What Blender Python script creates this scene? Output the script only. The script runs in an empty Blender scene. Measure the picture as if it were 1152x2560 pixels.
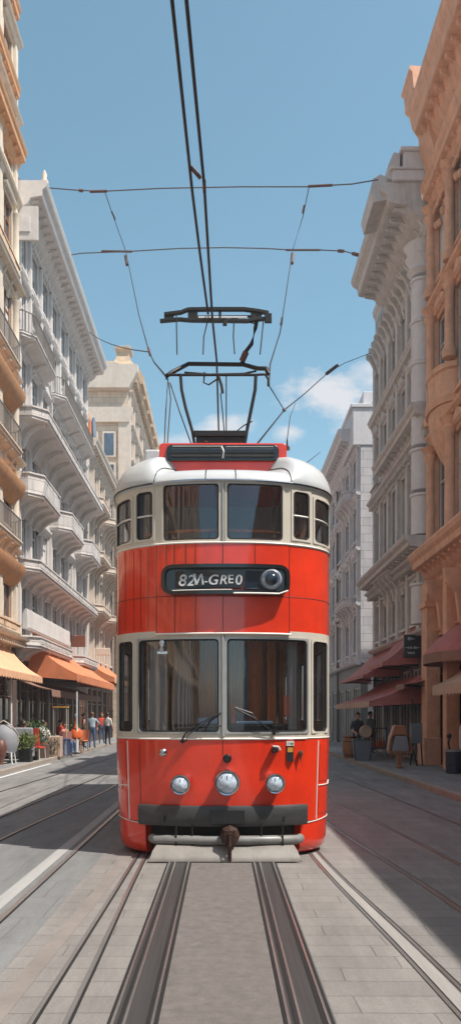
import bpy, bmesh, math, random
from mathutils import Vector, Matrix
R = math.radians
random.seed(7)
sc = bpy.context.scene
col = sc.collection

# ------------------------------------------------------------------ camera
cam_d = bpy.data.cameras.new('camera'); cam = bpy.data.objects.new('camera', cam_d); col.objects.link(cam)
cam.location = (0, 0, 1.7); cam.rotation_euler = (R(90), 0, 0)
cam_d.sensor_fit = 'VERTICAL'; cam_d.sensor_height = 36; cam_d.lens = 36 * 2000 / 2560
cam_d.shift_y = 510 / 2560; cam_d.shift_x = 21 / 2560
cam_d.clip_end = 6000; cam_d.clip_start = .1
sc.camera = cam
# ------------------------------------------------------------------ sky and sun
EL, AZ = 59.5, 63
w = bpy.data.worlds.new('World'); sc.world = w; w.use_nodes = True
nt = w.node_tree; N = nt.nodes; L = nt.links; N.clear()
sky = N.new('ShaderNodeTexSky'); sky.sky_type = 'NISHITA'; sky.sun_disc = False
sky.sun_elevation = R(EL); sky.sun_rotation = R(180 - AZ); sky.air_density = 1.0; sky.dust_density = 1.1; sky.ozone_density = 1.4
bg = N.new('ShaderNodeBackground'); bg.inputs[1].default_value = .145
hs = N.new('ShaderNodeHueSaturation'); hs.inputs['Saturation'].default_value = 1.02; hs.inputs['Hue'].default_value = .468
L.new(sky.outputs[0], hs.inputs['Color']); L.new(hs.outputs[0], bg.inputs[0])
tc = N.new('ShaderNodeTexCoord'); sx = N.new('ShaderNodeSeparateXYZ'); L.new(tc.outputs['Generated'], sx.inputs[0])
def M_(op, a, b=None, clamp=False):
    m = N.new('ShaderNodeMath'); m.operation = op; m.use_clamp = clamp
    for i, q in enumerate((a, b)):
        if q is None: continue
        if isinstance(q, (int, float)): m.inputs[i].default_value = q
        else: L.new(q, m.inputs[i])
    return m.outputs[0]
ya = M_('MAXIMUM', M_('ABSOLUTE', sx.outputs[1]), .05)
tx = M_('DIVIDE', sx.outputs[0], ya); tz = M_('DIVIDE', sx.outputs[2], ya)
nz = N.new('ShaderNodeTexNoise'); nz.inputs['Scale'].default_value = 14; nz.inputs['Detail'].default_value = 8; nz.inputs['Roughness'].default_value = .62
cx = N.new('ShaderNodeCombineXYZ'); L.new(tx, cx.inputs[0]); L.new(M_('MULTIPLY', tz, 1.5), cx.inputs[1]); L.new(cx.outputs[0], nz.inputs['Vector'])
tot = None
for (ccx, ccz, rx, rz, st) in ((.135, .398, .062, .036, 1), (.085, .355, .032, .014, .85), (-.005, .36, .045, .017, .75), (-.07, .345, .05, .012, .55), (.2, .42, .06, .03, .8), (.17, .36, .06, .02, .5), (-.4, .33, .12, .04, .8), (.5, .38, .14, .05, .8)):
    dx = M_('DIVIDE', M_('SUBTRACT', tx, ccx), rx); dz = M_('DIVIDE', M_('SUBTRACT', tz, ccz), rz)
    d = M_('SQRT', M_('ADD', M_('MULTIPLY', dx, dx), M_('MULTIPLY', dz, dz)))
    v = M_('MULTIPLY', M_('SUBTRACT', M_('ADD', 1.0, M_('MULTIPLY', M_('SUBTRACT', nz.outputs[0], .5), 3.2)), d), 1.3 * st, True)
    tot = v if tot is None else M_('MAXIMUM', tot, v)
cb = N.new('ShaderNodeBackground'); cb.inputs[0].default_value = (.93, .91, .93, 1); cb.inputs[1].default_value = .72
mx = N.new('ShaderNodeMixShader'); L.new(M_('MULTIPLY', tot, .85, True), mx.inputs[0]); L.new(bg.outputs[0], mx.inputs[1]); L.new(cb.outputs[0], mx.inputs[2])
wo = N.new('ShaderNodeOutputWorld'); L.new(mx.outputs[0], wo.inputs[0])
sun_d = bpy.data.lights.new('sun', 'SUN'); sun = bpy.data.objects.new('sun', sun_d); col.objects.link(sun)
sun_d.energy = 5.0; sun_d.angle = R(.5); sun_d.color = (1, .94, .85)
to_sun = Vector((math.sin(R(AZ)) * math.cos(R(EL)), -math.cos(R(AZ)) * math.cos(R(EL)), math.sin(R(EL))))
sun.rotation_euler = (-to_sun).to_track_quat('-Z', 'Y').to_euler()
sc.view_settings.view_transform = 'Standard'; sc.view_settings.look = 'None'; sc.view_settings.gamma = 1
sc.view_settings.exposure = 0.38

# ------------------------------------------------------------------ materials
def mat(name, c, rough=.7, metal=0, var=.12, scale=3, stretch=(1, 1, 1), bump=0, bscale=40, coat=0, spec=.5, dirt=0, joints=0):
    m = bpy.data.materials.new(name); m.use_nodes = True; t = m.node_tree; n = t.nodes; p = n['Principled BSDF']
    p.inputs['Roughness'].default_value = rough; p.inputs['Metallic'].default_value = metal
    p.inputs['Coat Weight'].default_value = coat; p.inputs['Coat Roughness'].default_value = .06; p.inputs['Specular IOR Level'].default_value = spec
    co = n.new('ShaderNodeTexCoord'); mp = n.new('ShaderNodeMapping'); t.links.new(co.outputs['Object'], mp.inputs[0]); mp.inputs['Scale'].default_value = stretch
    nn = n.new('ShaderNodeTexNoise'); nn.inputs['Scale'].default_value = scale; nn.inputs['Detail'].default_value = 6; nn.inputs['Roughness'].default_value = .65
    t.links.new(mp.outputs[0], nn.inputs['Vector'])
    cr = n.new('ShaderNodeValToRGB'); t.links.new(nn.outputs[0], cr.inputs[0])
    cr.color_ramp.elements[0].position = .3; cr.color_ramp.elements[1].position = .72
    cr.color_ramp.elements[0].color = tuple(max(0, x * (1 - var)) for x in c) + (1,)
    cr.color_ramp.elements[1].color = tuple(min(1, x * (1 + var)) for x in c) + (1,)
    out = cr.outputs[0]
    if dirt:
        m2 = n.new('ShaderNodeMapping'); m2.inputs['Scale'].default_value = (2.2, 2.2, .35); t.links.new(co.outputs['Object'], m2.inputs[0])
        n2 = n.new('ShaderNodeTexNoise'); n2.inputs['Scale'].default_value = 1.6; n2.inputs['Detail'].default_value = 9; n2.inputs['Roughness'].default_value = .7; t.links.new(m2.outputs[0], n2.inputs['Vector'])
        c2 = n.new('ShaderNodeValToRGB'); c2.color_ramp.elements[0].position = .5; c2.color_ramp.elements[1].position = .75; t.links.new(n2.outputs[0], c2.inputs[0])
        mm = n.new('ShaderNodeMath'); mm.operation = 'MULTIPLY'; mm.inputs[1].default_value = dirt; t.links.new(c2.outputs[0], mm.inputs[0])
        mi = n.new('ShaderNodeMixRGB'); mi.inputs[2].default_value = tuple(x * .45 for x in c) + (1,); t.links.new(mm.outputs[0], mi.inputs[0]); t.links.new(out, mi.inputs[1]); out = mi.outputs[0]
    if joints:                      # block courses of the masonry
        br = n.new('ShaderNodeTexBrick'); br.inputs['Scale'].default_value = 1; br.inputs['Row Height'].default_value = joints; br.inputs['Brick Width'].default_value = joints * 2.1
        br.inputs['Mortar Size'].default_value = .012; br.inputs['Mortar Smooth'].default_value = .4
        br.inputs['Color1'].default_value = (.9, .9, .9, 1); br.inputs['Color2'].default_value = (1.08, 1.06, 1.04, 1); br.inputs['Mortar'].default_value = (.42, .4, .38, 1)
        sp = n.new('ShaderNodeSeparateXYZ'); cb_ = n.new('ShaderNodeCombineXYZ'); t.links.new(co.outputs['Object'], sp.inputs[0])
        ad = n.new('ShaderNodeMath'); ad.operation = 'ADD'; t.links.new(sp.outputs[0], ad.inputs[0]); t.links.new(sp.outputs[1], ad.inputs[1])
        t.links.new(ad.outputs[0], cb_.inputs[0]); t.links.new(sp.outputs[2], cb_.inputs[1]); t.links.new(cb_.outputs[0], br.inputs['Vector'])
        mj = n.new('ShaderNodeMixRGB'); mj.blend_type = 'MULTIPLY'; mj.inputs[0].default_value = 1; t.links.new(out, mj.inputs[1]); t.links.new(br.outputs[0], mj.inputs[2]); out = mj.outputs[0]
    t.links.new(out, p.inputs['Base Color'])
    if bump:
        n3 = n.new('ShaderNodeTexNoise'); n3.inputs['Scale'].default_value = bscale; n3.inputs['Detail'].default_value = 5; t.links.new(mp.outputs[0], n3.inputs['Vector'])
        b = n.new('ShaderNodeBump'); b.inputs['Strength'].default_value = bump; b.inputs['Distance'].default_value = .02
        t.links.new(n3.outputs[0], b.inputs['Height']); t.links.new(b.outputs[0], p.inputs['Normal'])
    return m
def paving_mat(name, c, row, width, mortar, offs=.5, rot=0, rough=.75, streak=.25, var=.2):
    m = mat(name, c, rough); t = m.node_tree; n = t.nodes; p = n['Principled BSDF']
    co = n.new('ShaderNodeTexCoord'); mp = n.new('ShaderNodeMapping'); mp.inputs['Rotation'].default_value = (0, 0, rot); t.links.new(co.outputs['Object'], mp.inputs[0])
    nw = n.new('ShaderNodeTexNoise'); nw.inputs['Scale'].default_value = 1.1; t.links.new(mp.outputs[0], nw.inputs['Vector'])
    wv = n.new('ShaderNodeVectorMath'); wv.operation = 'SCALE'; wv.inputs['Scale'].default_value = .05; t.links.new(nw.outputs['Color'], wv.inputs[0])
    av = n.new('ShaderNodeVectorMath'); av.operation = 'ADD'; t.links.new(mp.outputs[0], av.inputs[0]); t.links.new(wv.outputs[0], av.inputs[1])
    br = n.new('ShaderNodeTexBrick'); t.links.new(av.outputs[0], br.inputs['Vector'])
    br.inputs['Scale'].default_value = 1; br.inputs['Row Height'].default_value = row; br.inputs['Brick Width'].default_value = width
    br.inputs['Mortar Size'].default_value = .006; br.inputs['Mortar Smooth'].default_value = .3; br.offset = offs; br.squash = 1.35; br.squash_frequency = 3
    br.inputs['Color1'].default_value = tuple(x * (1 - var) for x in c) + (1,); br.inputs['Color2'].default_value = tuple(x * (1 + var) for x in c) + (1,); br.inputs['Mortar'].default_value = mortar + (1,)
    ns = n.new('ShaderNodeTexNoise'); ns.inputs['Scale'].default_value = 1.3; ns.inputs['Detail'].default_value = 9; ns.inputs['Roughness'].default_value = .7
    m2 = n.new('ShaderNodeMapping'); m2.inputs['Scale'].default_value = (2.2, .45, 1); t.links.new(co.outputs['Object'], m2.inputs[0]); t.links.new(m2.outputs[0], ns.inputs['Vector'])
    cr = n.new('ShaderNodeValToRGB'); cr.color_ramp.elements[0].position = .32; cr.color_ramp.elements[1].position = .7
    cr.color_ramp.elements[0].color = (1 - streak, 1 - streak, 1 - streak, 1); cr.color_ramp.elements[1].color = (1 + streak * .6,) * 3 + (1,); t.links.new(ns.outputs[0], cr.inputs[0])
    n4 = n.new('ShaderNodeTexNoise'); n4.inputs['Scale'].default_value = 120; n4.inputs['Detail'].default_value = 3; t.links.new(co.outputs['Object'], n4.inputs['Vector'])
    c4 = n.new('ShaderNodeValToRGB'); c4.color_ramp.elements[0].position = .35; c4.color_ramp.elements[1].position = .65; c4.color_ramp.elements[0].color = (.86,) * 3 + (1,); c4.color_ramp.elements[1].color = (1.1,) * 3 + (1,); t.links.new(n4.outputs[0], c4.inputs[0])
    x1 = n.new('ShaderNodeMixRGB'); x1.blend_type = 'MULTIPLY'; x1.inputs[0].default_value = 1; t.links.new(br.outputs[0], x1.inputs[1]); t.links.new(cr.outputs[0], x1.inputs[2])
    x2 = n.new('ShaderNodeMixRGB'); x2.blend_type = 'MULTIPLY'; x2.inputs[0].default_value = 1; t.links.new(x1.outputs[0], x2.inputs[1]); t.links.new(c4.outputs[0], x2.inputs[2])
    t.links.new(x2.outputs[0], p.inputs['Base Color'])
    hm = n.new('ShaderNodeMath'); hm.operation = 'SUBTRACT'; t.links.new(n4.outputs[0], hm.inputs[0]); t.links.new(br.outputs['Fac'], hm.inputs[1])
    b = n.new('ShaderNodeBump'); b.inputs['Strength'].default_value = .5; b.inputs['Distance'].default_value = .004; t.links.new(hm.outputs[0], b.inputs['Height']); t.links.new(b.outputs[0], p.inputs['Normal'])
    return m
def glass_mat(name, tint, refl=.3, rough=.02):
    m = bpy.data.materials.new(name); m.use_nodes = True; t = m.node_tree; n = t.nodes; n.clear()
    tr = n.new('ShaderNodeBsdfTransparent'); tr.inputs[0].default_value = tint + (1,)
    gl = n.new('ShaderNodeBsdfGlossy'); gl.inputs['Roughness'].default_value = rough; gl.inputs[0].default_value = (.85, .92, 1, 1)
    co = n.new('ShaderNodeTexCoord'); no = n.new('ShaderNodeTexNoise'); no.inputs['Scale'].default_value = 1.1; t.links.new(co.outputs['Object'], no.inputs['Vector'])
    bu = n.new('ShaderNodeBump'); bu.inputs['Strength'].default_value = .12; bu.inputs['Distance'].default_value = .05; t.links.new(no.outputs[0], bu.inputs['Height']); t.links.new(bu.outputs[0], gl.inputs['Normal'])
    fr = n.new('ShaderNodeLayerWeight'); fr.inputs[0].default_value = .35
    mm = n.new('ShaderNodeMath'); mm.operation = 'MULTIPLY_ADD'; mm.inputs[1].default_value = .7; mm.inputs[2].default_value = refl; mm.use_clamp = True; t.links.new(fr.outputs['Fresnel'], mm.inputs[0])
    mi = n.new('ShaderNodeMixShader'); t.links.new(mm.outputs[0], mi.inputs[0]); t.links.new(tr.outputs[0], mi.inputs[1]); t.links.new(gl.outputs[0], mi.inputs[2])
    o = n.new('ShaderNodeOutputMaterial'); t.links.new(mi.outputs[0], o.inputs[0]); return m
MT = dict(
    red=mat('tram_red', (.74, .036, .008), .27, var=.14, scale=2.5, coat=.9, spec=.5, bump=.07, bscale=2.5, dirt=.34),
    cream=mat('tram_cream', (.58, .53, .45), .4, var=.06, scale=3, coat=.3, dirt=.25),
    whitest=mat('contact_strip_white', (.7, .7, .7), .5), roofw=mat('tram_roof_white', (.5, .52, .53), .38, var=.05, scale=2, coat=.3, dirt=.2),
    seam=mat('dark_seam', (.045, .01, .008), .6), trim=mat('white_trim', (.75, .72, .66), .35, coat=.3),
    frame=mat('grey_frame', (.42, .43, .43), .35, metal=.4), rubber=mat('black_rubber', (.015, .015, .017), .55, bump=.1),
    black=mat('black_gloss', (.012, .013, .016), .22, coat=.4), bumper=mat('bumper_grey', (.05, .05, .052), .42, var=.25, scale=6, stretch=(.4, 1, 3), bump=.1, dirt=.4),
    fender=mat('fender_beige', (.23, .21, .19), .45, var=.18, scale=4, dirt=.5), roller=mat('roller_grey', (.2, .195, .19), .4, var=.2, dirt=.4),
    rust=mat('rusty_iron', (.05, .022, .015), .65, metal=.3, var=.5, scale=14, bump=.4), chrome=mat('chrome', (.5, .52, .55), .2, metal=1, var=.1),
    lens=mat('lamp_lens', (.5, .58, .68), .12, var=.3, scale=12, coat=1, bump=.25, bscale=30), amber=mat('amber', (.6, .3, .04), .4), plate=mat('white_plate', (.7, .7, .66), .5),
    dark=mat('dark_metal', (.02, .019, .018), .5, metal=.4, var=.3, bump=.1), wire=mat('wire_metal', (.035, .03, .028), .5, metal=.5, var=.3),
    spanw=mat('span_steel', (.13, .11, .1), .5, metal=.3, var=.35, scale=9), copper=mat('rusty_clamp', (.1, .045, .03), .6, var=.4, scale=12),
    orange=mat('orange_paint', (.6, .13, .05), .5), undercar=mat('undercarriage', (.02, .02, .022), .8),
    wood=mat('interior_wood', (.5, .17, .06), .5, var=.35, scale=3, stretch=(4, 4, .3)), seatm=mat('seat_leather', (.3, .06, .03), .5, var=.2),
    ilining=mat('interior_lining', (.32, .28, .26), .6, var=.2, stretch=(5, 5, .3)), curtain=mat('grey_curtain', (.5, .46, .44), .85, var=.25, scale=4, stretch=(6, 6, .2), bump=.2),
    blueint=mat('interior_blue', (.22, .32, .46), .5), tglass=glass_mat('tram_glass', (.88, .9, .93), .06), letter=mat('sign_letter', (.62, .64, .66), .5, var=.25, scale=30),
    screen=mat('sign_screen', (.012, .013, .016), .25, coat=.3), screenb=mat('sign_screen_blue', (.012, .022, .04), .2, coat=.5),
    # buildings
    white=mat('white_stucco', (.56, .525, .505), .85, var=.1, scale=1.5, bump=.25, dirt=.5, joints=.42), whitet=mat('white_trim_stone', (.64, .595, .565), .8, var=.1, bump=.2, dirt=.3),
    orangeb=mat('apricot_stucco', (.7, .49, .33), .85, var=.12, scale=1.5, bump=.25, dirt=.3, joints=.42), oranget=mat('ochre_trim', (.6, .3, .14), .75, var=.15, bump=.2, dirt=.3), creamt=mat('pale_cream_trim', (.66, .56, .45), .8, var=.1, dirt=.2),
    beige=mat('beige_stucco', (.6, .49, .4), .85, var=.1, scale=1.5, bump=.2, dirt=.3, joints=.42), beiget=mat('beige_trim', (.62, .53, .45), .8, var=.1, bump=.2, dirt=.3), ochre=mat('ochre_tile', (.5, .36, .24), .7, var=.2, dirt=.3),
    pale=mat('pale_stucco', (.62, .51, .41), .85, var=.08, scale=1.5, dirt=.25, joints=.42), terra=mat('terracotta_stucco', (.64, .34, .22), .8, var=.14, scale=1.5, bump=.3, dirt=.5, joints=.42), terrat=mat('terracotta_trim', (.7, .4, .27), .75, var=.18, bump=.25, dirt=.5),
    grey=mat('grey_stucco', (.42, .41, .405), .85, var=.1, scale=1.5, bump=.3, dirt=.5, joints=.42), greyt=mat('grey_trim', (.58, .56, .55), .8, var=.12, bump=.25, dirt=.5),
    lilac=mat('lilac_grey_stucco', (.62, .61, .64), .85, var=.08, scale=1.5, bump=.2, dirt=.3, joints=.42), lilact=mat('lilac_grey_trim', (.68, .67, .69), .8, var=.08, dirt=.3),
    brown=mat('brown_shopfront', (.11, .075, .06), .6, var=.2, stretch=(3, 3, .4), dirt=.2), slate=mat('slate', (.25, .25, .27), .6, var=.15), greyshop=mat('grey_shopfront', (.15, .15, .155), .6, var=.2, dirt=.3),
    wframe=mat('window_frame_white', (.6, .59, .58), .5), wdark=mat('window_frame_brown', (.25, .13, .08), .5),
    wglass=mat('window_glass', (.07, .1, .14), .05, var=.7, scale=.9, stretch=(1, 1, .4), spec=.9), sglass=mat('shop_glass', (.05, .052, .055), .07, var=.6, scale=.8, spec=.7),
    wblind=mat('window_blind', (.42, .36, .3), .8), wcurt=mat('window_curtain', (.6, .58, .57), .8, var=.15, scale=5, stretch=(8, 8, .2)), iron=mat('wrought_iron', (.22, .19, .17), .5, metal=.3),
    aworange=mat('orange_awning', (.62, .2, .085), .75, var=.14, scale=2, bump=.1, dirt=.2), awpeach=mat('peach_awning', (.7, .38, .22), .75, var=.12, dirt=.2), awpink=mat('maroon_awning', (.44, .15, .135), .75, var=.18, scale=2, bump=.1, dirt=.2),
    awbeige=mat('beige_canopy', (.5, .34, .25), .8, var=.12, dirt=.2), awunder=mat('brown_fabric', (.28, .15, .11), .8, var=.15),
    leaf=mat('leaf_green', (.06, .11, .03), .6, var=.5, scale=9), leafd=mat('leaf_dark', (.035, .065, .025), .6, var=.5, scale=9), leafy=mat('leaf_yellow', (.16, .2, .05), .6, var=.4, scale=9),
    skin=mat('skin', (.5, .27, .18), .55, var=.08), hair=mat('hair_dark', (.03, .018, .012), .5), hairb=mat('hair_brown', (.16, .07, .035), .5), shirtb=mat('shirt_blue_grey', (.38, .46, .52), .8), shirtw=mat('shirt_cream', (.62, .58, .53), .8), jeans=mat('jeans', (.06, .1, .19), .8), navy=mat('navy_cloth', (.02, .028, .05), .8), redc=mat('red_cloth', (.55, .05, .025), .75), rosec=mat('rose_cloth', (.5, .2, .15), .8), shoe=mat('shoe', (.03, .025, .025), .5),
    greyc=mat('grey_upholstery', (.25, .25, .27), .8, var=.12), creamc=mat('cream_shell', (.6, .52, .42), .5), leatherc=mat('tan_leather', (.36, .14, .06), .45, var=.2), oak=mat('oak', (.3, .13, .06), .55, var=.3, stretch=(5, 5, .5), scale=4), bluepaint=mat('blue_paint', (.06, .09, .2), .5),
    bin=mat('grey_bin', (.16, .18, .21), .5), binb=mat('navy_bin', (.02, .03, .055), .5), glaze=mat('orange_glaze', (.6, .12, .03), .25, coat=.5), pewter=mat('pewter_glaze', (.25, .28, .33), .3, coat=.3), brownpot=mat('brown_pot', (.13, .05, .035), .5), whitep=mat('white_panel', (.66, .66, .66), .4), signbrown=mat('brown_sign', (.2, .07, .04), .5, var=.3, scale=8), signdark=mat('dark_sign', (.03, .033, .04), .4),
    road=paving_mat('road_surface', (.21, .2, .195), 3.1, 2.6, (.11, .105, .1), streak=.4, var=.08), slabs=paving_mat('paving_slabs', (.21, .196, .186), .27, .82, (.13, .12, .11), streak=.25, var=.07), slabl=paving_mat('paving_slabs_blue', (.175, .178, .18), .75, 1.1, (.14, .135, .13), streak=.3, var=.06),
    bed=mat('track_bed', (.155, .138, .13), .85, var=.2, dirt=.3, scale=11, bump=.6, bscale=180), side=paving_mat('pavement_stone', (.25, .245, .245), .6, .9, (.13, .13, .13), streak=.3, var=.08), kerb=mat('kerb_stone', (.3, .25, .21), .8, var=.15, bump=.3, dirt=.3),
    rail=mat('rail_steel', (.42, .4, .39), .26, metal=.75, var=.25, scale=3, stretch=(6, .15, 1)), groove=mat('rail_groove', (.01, .01, .01), .7, var=.3), railp=mat('rail_plate', (.075, .072, .072), .55, metal=.5, var=.22, scale=4, stretch=(9, .12, 1)),
    concrete=mat('pale_concrete', (.28, .265, .25), .8, var=.12, scale=3, stretch=(3, .3, 1), bump=.3), palestrip=mat('pale_strip', (.33, .325, .32), .7, var=.12, scale=3, stretch=(3, .3, 1)), rustst=mat('rust_stained_concrete', (.2, .175, .16), .8, var=.15, scale=3), line=mat('road_line', (.6, .59, .57), .7, var=.25, scale=14),
)

# ------------------------------------------------------------------ helpers
def tag(o, label=None, cat=None, group=None, kind=None):
    for k, v in (('label', label), ('category', cat), ('group', group), ('kind', kind)):
        if v: o[k] = v
    return o
def empty(name, loc=(0, 0, 0), rz=0, label=None, cat=None, group=None):
    o = bpy.data.objects.new(name, None); col.objects.link(o); o.location = loc; o.rotation_euler.z = rz
    return tag(o, label, cat, group)
class MB:
    def __init__(s, f=None): s.bm = bmesh.new(); s.f = f or (lambda a, b, c: (a, b, c))
    def v(s, p): return s.bm.verts.new(s.f(*p))
    def face(s, pts):
        try: return s.bm.faces.new([s.v(p) for p in pts])
        except ValueError: return None
    def box(s, a0, a1, b0, b1, c0, c1):
        v = [s.v((a, b, c)) for c in (c0, c1) for b in (b0, b1) for a in (a0, a1)]
        for q in ((0, 2, 3, 1), (4, 5, 7, 6), (0, 1, 5, 4), (2, 6, 7, 3), (0, 4, 6, 2), (1, 3, 7, 5)): s.bm.faces.new([v[i] for i in q])
        return s
    def loft(s, rings, cap=True, closed=True):
        R_ = [[s.v(p) for p in r] for r in rings]
        n = len(R_[0])
        for a, b in zip(R_, R_[1:]):
            for i in range(n if closed else n - 1):
                j = (i + 1) % n; s.bm.faces.new((a[i], a[j], b[j], b[i]))
        if cap and closed:
            s.bm.faces.new(list(reversed(R_[0]))); s.bm.faces.new(R_[-1])
        return s
    def prof(s, prof, a0, a1): return s.loft([[(a, y, z) for y, z in prof] for a in (a0, a1)])      # (b, c) outline run along a
    def plan(s, poly, z0, z1): return s.loft([[(x, y, z) for x, y in poly] for z in (z0, z1)])
    def lathe(s, prof, c=(0, 0, 0), n=16, axis='z'):
        rings = []
        for r, h in prof:
            ring = []
            for i in range(n):
                t = 2 * math.pi * i / n; a, b = max(r, 1e-4) * math.cos(t), max(r, 1e-4) * math.sin(t)
                ring.append((c[0] + a, c[1] + b, c[2] + h) if axis == 'z' else (c[0] + a, c[1] - h, c[2] + b))
            rings.append(ring)
        return s.loft(rings)
    def tube(s, pts, r, n=6, r1=None):
        pts = [Vector(p) for p in pts]; rings = []; K = len(pts)
        for i, p in enumerate(pts):
            d = (pts[min(i + 1, K - 1)] - pts[max(i - 1, 0)]).normalized()
            up = Vector((0, 0, 1)) if abs(d.z) < .9 else Vector((1, 0, 0))
            x = d.cross(up).normalized(); y = d.cross(x).normalized()
            rr = r if r1 is None else r + (r1 - r) * i / max(1, K - 1)
            rings.append([tuple(p + x * rr * math.cos(2 * math.pi * k / n) + y * rr * math.sin(2 * math.pi * k / n)) for k in range(n)])
        return s.loft(rings)
    def ball(s, c, r, n=10, sz=1):
        return s.lathe([(r * math.sin(math.pi * k / 8), -r * sz * math.cos(math.pi * k / 8)) for k in range(9)], c, n)
    def build(s, name, m, parent=None, smooth=None, recalc=True, bevel=0):
        if recalc: bmesh.ops.recalc_face_normals(s.bm, faces=s.bm.faces)
        me = bpy.data.meshes.new(name); s.bm.to_mesh(me); s.bm.free(); me.materials.append(m)
        if smooth is not None:
            me.shade_smooth(); me.set_sharp_from_angle(angle=R(smooth))
        o = bpy.data.objects.new(name, me); col.objects.link(o)
        if parent: o.parent = parent
        if bevel:
            md = o.modifiers.new('bevel', 'BEVEL'); md.width = bevel; md.segments = 2; md.limit_method = 'ANGLE'; md.angle_limit = R(40)
        return o
def islands(o, name=None):      # make every separate piece of a mesh an object of its own
    bm = bmesh.new(); bm.from_mesh(o.data); left = set(bm.verts); comps = []
    while left:
        st = [left.pop()]; c = set(st)
        while st:
            v = st.pop()
            for e_ in v.link_edges:
                w_ = e_.other_vert(v)
                if w_ in left: left.discard(w_); c.add(w_); st.append(w_)
        comps.append(c)
    out = []
    for c in comps:
        idx = {v: i for i, v in enumerate(c)}; fs = {f for v in c for f in v.link_faces}
        me = bpy.data.meshes.new(o.data.name); me.from_pydata([v.co[:] for v in c], [], [[idx[v] for v in f.verts] for f in fs])
        me.materials.append(o.data.materials[0])
        if any(f.smooth for f in fs): me.shade_smooth(); me.set_sharp_from_angle(angle=R(40))
        n = bpy.data.objects.new(name or o.name.split('.')[0], me); col.objects.link(n); n.parent = o.parent; out.append(n)
        for md in o.modifiers:
            if md.type == 'BEVEL': q = n.modifiers.new('bevel', 'BEVEL'); q.width = md.width; q.segments = 2; q.limit_method = 'ANGLE'; q.angle_limit = md.angle_limit
    bm.free(); bpy.data.objects.remove(o); return out
def copy_tree(o, parent=None):
    c = o.copy(); col.objects.link(c)
    if parent: c.parent = parent
    for ch in list(o.children): copy_tree(ch, c)
    return c

# ------------------------------------------------------------------ ground
def sheet(name, pts, z, m, sub=0):
    b = MB(); b.face([(x, y, z) for x, y in pts]); o = b.build(name, m, recalc=False); return tag(o, kind='structure')
sheet('ground', [(-3000, -3000), (3000, -3000), (3000, 3000), (-3000, 3000)], -.02, MT['road'])
sheet('road', [(-6.35, -40), (4.7, -40), (4.7, 260), (-6.35, 260)], 0, MT['road'])
sheet('right_paving', [(.63, -40), (3.3, -40), (3.3, 200), (.63, 200)], .004, MT['slabs'])
sheet('left_paving', [(-1.45, -40), (-.63, -40), (-.63, 200), (-1.45, 200)], .004, MT['slabs'])
sheet('left_lane_paving', [(-2.9, -40), (-1.453, -40), (-1.453, 14), (-1.75, 24), (-2.4, 34), (-2.9, 40)], .004, MT['slabl'])
sheet('track_bed', [(-.35, -40), (.34, -40), (.34, 200), (-.35, 200)], .008, MT['bed'])
def lat(pts, y):
    for (y0, x0), (y1, x1) in zip(pts, pts[1:]):
        if y <= y1: t = (y - y0) / (y1 - y0); return x0 + (x1 - x0) * t
    return pts[-1][1]
def strip(b, pts, w0, w1, z0, z1, ys):
    prev = [(lat(pts, y) + q, y, z) for y in ys[:1] for q, z in ((w0, z0), (w1, z0), (w1, z1), (w0, z1))]
    rings = [[(lat(pts, y) + w0, y, z0), (lat(pts, y) + w1, y, z0), (lat(pts, y) + w1, y, z1), (lat(pts, y) + w0, y, z1)] for y in ys]
    b.loft(rings)
YS = [-20, 0] + [3 + i * .5 for i in range(40)] + [24 + i * 4 for i in range(30)]
def smooth_pts(pts):
    out = []
    for y in YS:
        acc = sum(lat(pts, y + q) for q in (-1.5, -.75, 0, .75, 1.5)) / 5; out.append((y, acc))
    return out
def rail(label, pts, wide=False, w=.03, plate=True):
    pts = smooth_pts(pts); e = empty('rail', (0, 0, 0), 0, label, 'rail', 'rails set in the street')
    if wide:
        b = MB(); strip(b, pts, -.14, .14, .004, .013, YS); b.build('rail_plate', MT['railp'], e)
        b = MB()
        for q in (-.139, -.085, .072, .118): strip(b, pts, q, q + .021, .0132, .0165, YS)
        b.build('groove', MT['groove'], e)
        b = MB()
        for q in (-.12, -.055, .1): strip(b, pts, q, q + .016, .0132, .021, YS)
        b.build('rail_head', MT['rail'], e, bevel=0)
    else:
        b = MB(); strip(b, pts, -w * .5, w * .5, .004, .014, YS); b.build('rail_head', MT['rail'], e)
        b = MB(); strip(b, pts, w * .5, w * .5 + .016, .004, .0105, YS); b.build('groove', MT['groove'], e)
rail('wide grooved rail under the left side of the tram', [(-20, -.49), (200, -.49)], True)
rail('wide grooved rail under the right side of the tram', [(-20, .48), (200, .48)], True)
rail('thin rail just left of the tram track, inner one of a close pair', [(-20, -.84), (4, -.85), (9, -.93), (200, -.95)])
rail('thin rail left of the tram track, outer one of a close pair', [(-20, -1.0), (4, -1.06), (9, -1.03), (200, -1.03)])
rail('bright rail along the pale strip in the tram shadow', [(-20, -1.85), (200, -1.8)], w=.05)
rail('rail in the left lane, third from the cafe kerb', [(-20, -3.5), (11, -3.05), (18, -2.6), (200, -2.6)], w=.05)
rail('rail in the left lane, second from the cafe kerb', [(-20, -4.3), (14, -3.7), (26, -3.3), (200, -3.3)], w=.04)
rail('rail in the left lane nearest the cafe kerb', [(-20, -5.4), (17, -5.0), (34, -4.4), (200, -4.4)], w=.04)
rail('rail right of the tram along the pale strip, inner one', [(-20, 1.6), (4.5, 1.36), (9.5, 1.06), (200, 1.06)], w=.024)
rail('rail right of the tram along the pale strip, outer one', [(-20, 2.0), (5, 1.5), (9.5, 1.16), (200, 1.16)], w=.024)
rail('rail on the edge of the sunlit paving at the right', [(-20, 2.6), (7, 2.1), (12.4, 1.64), (200, 1.64)], w=.06)
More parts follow.
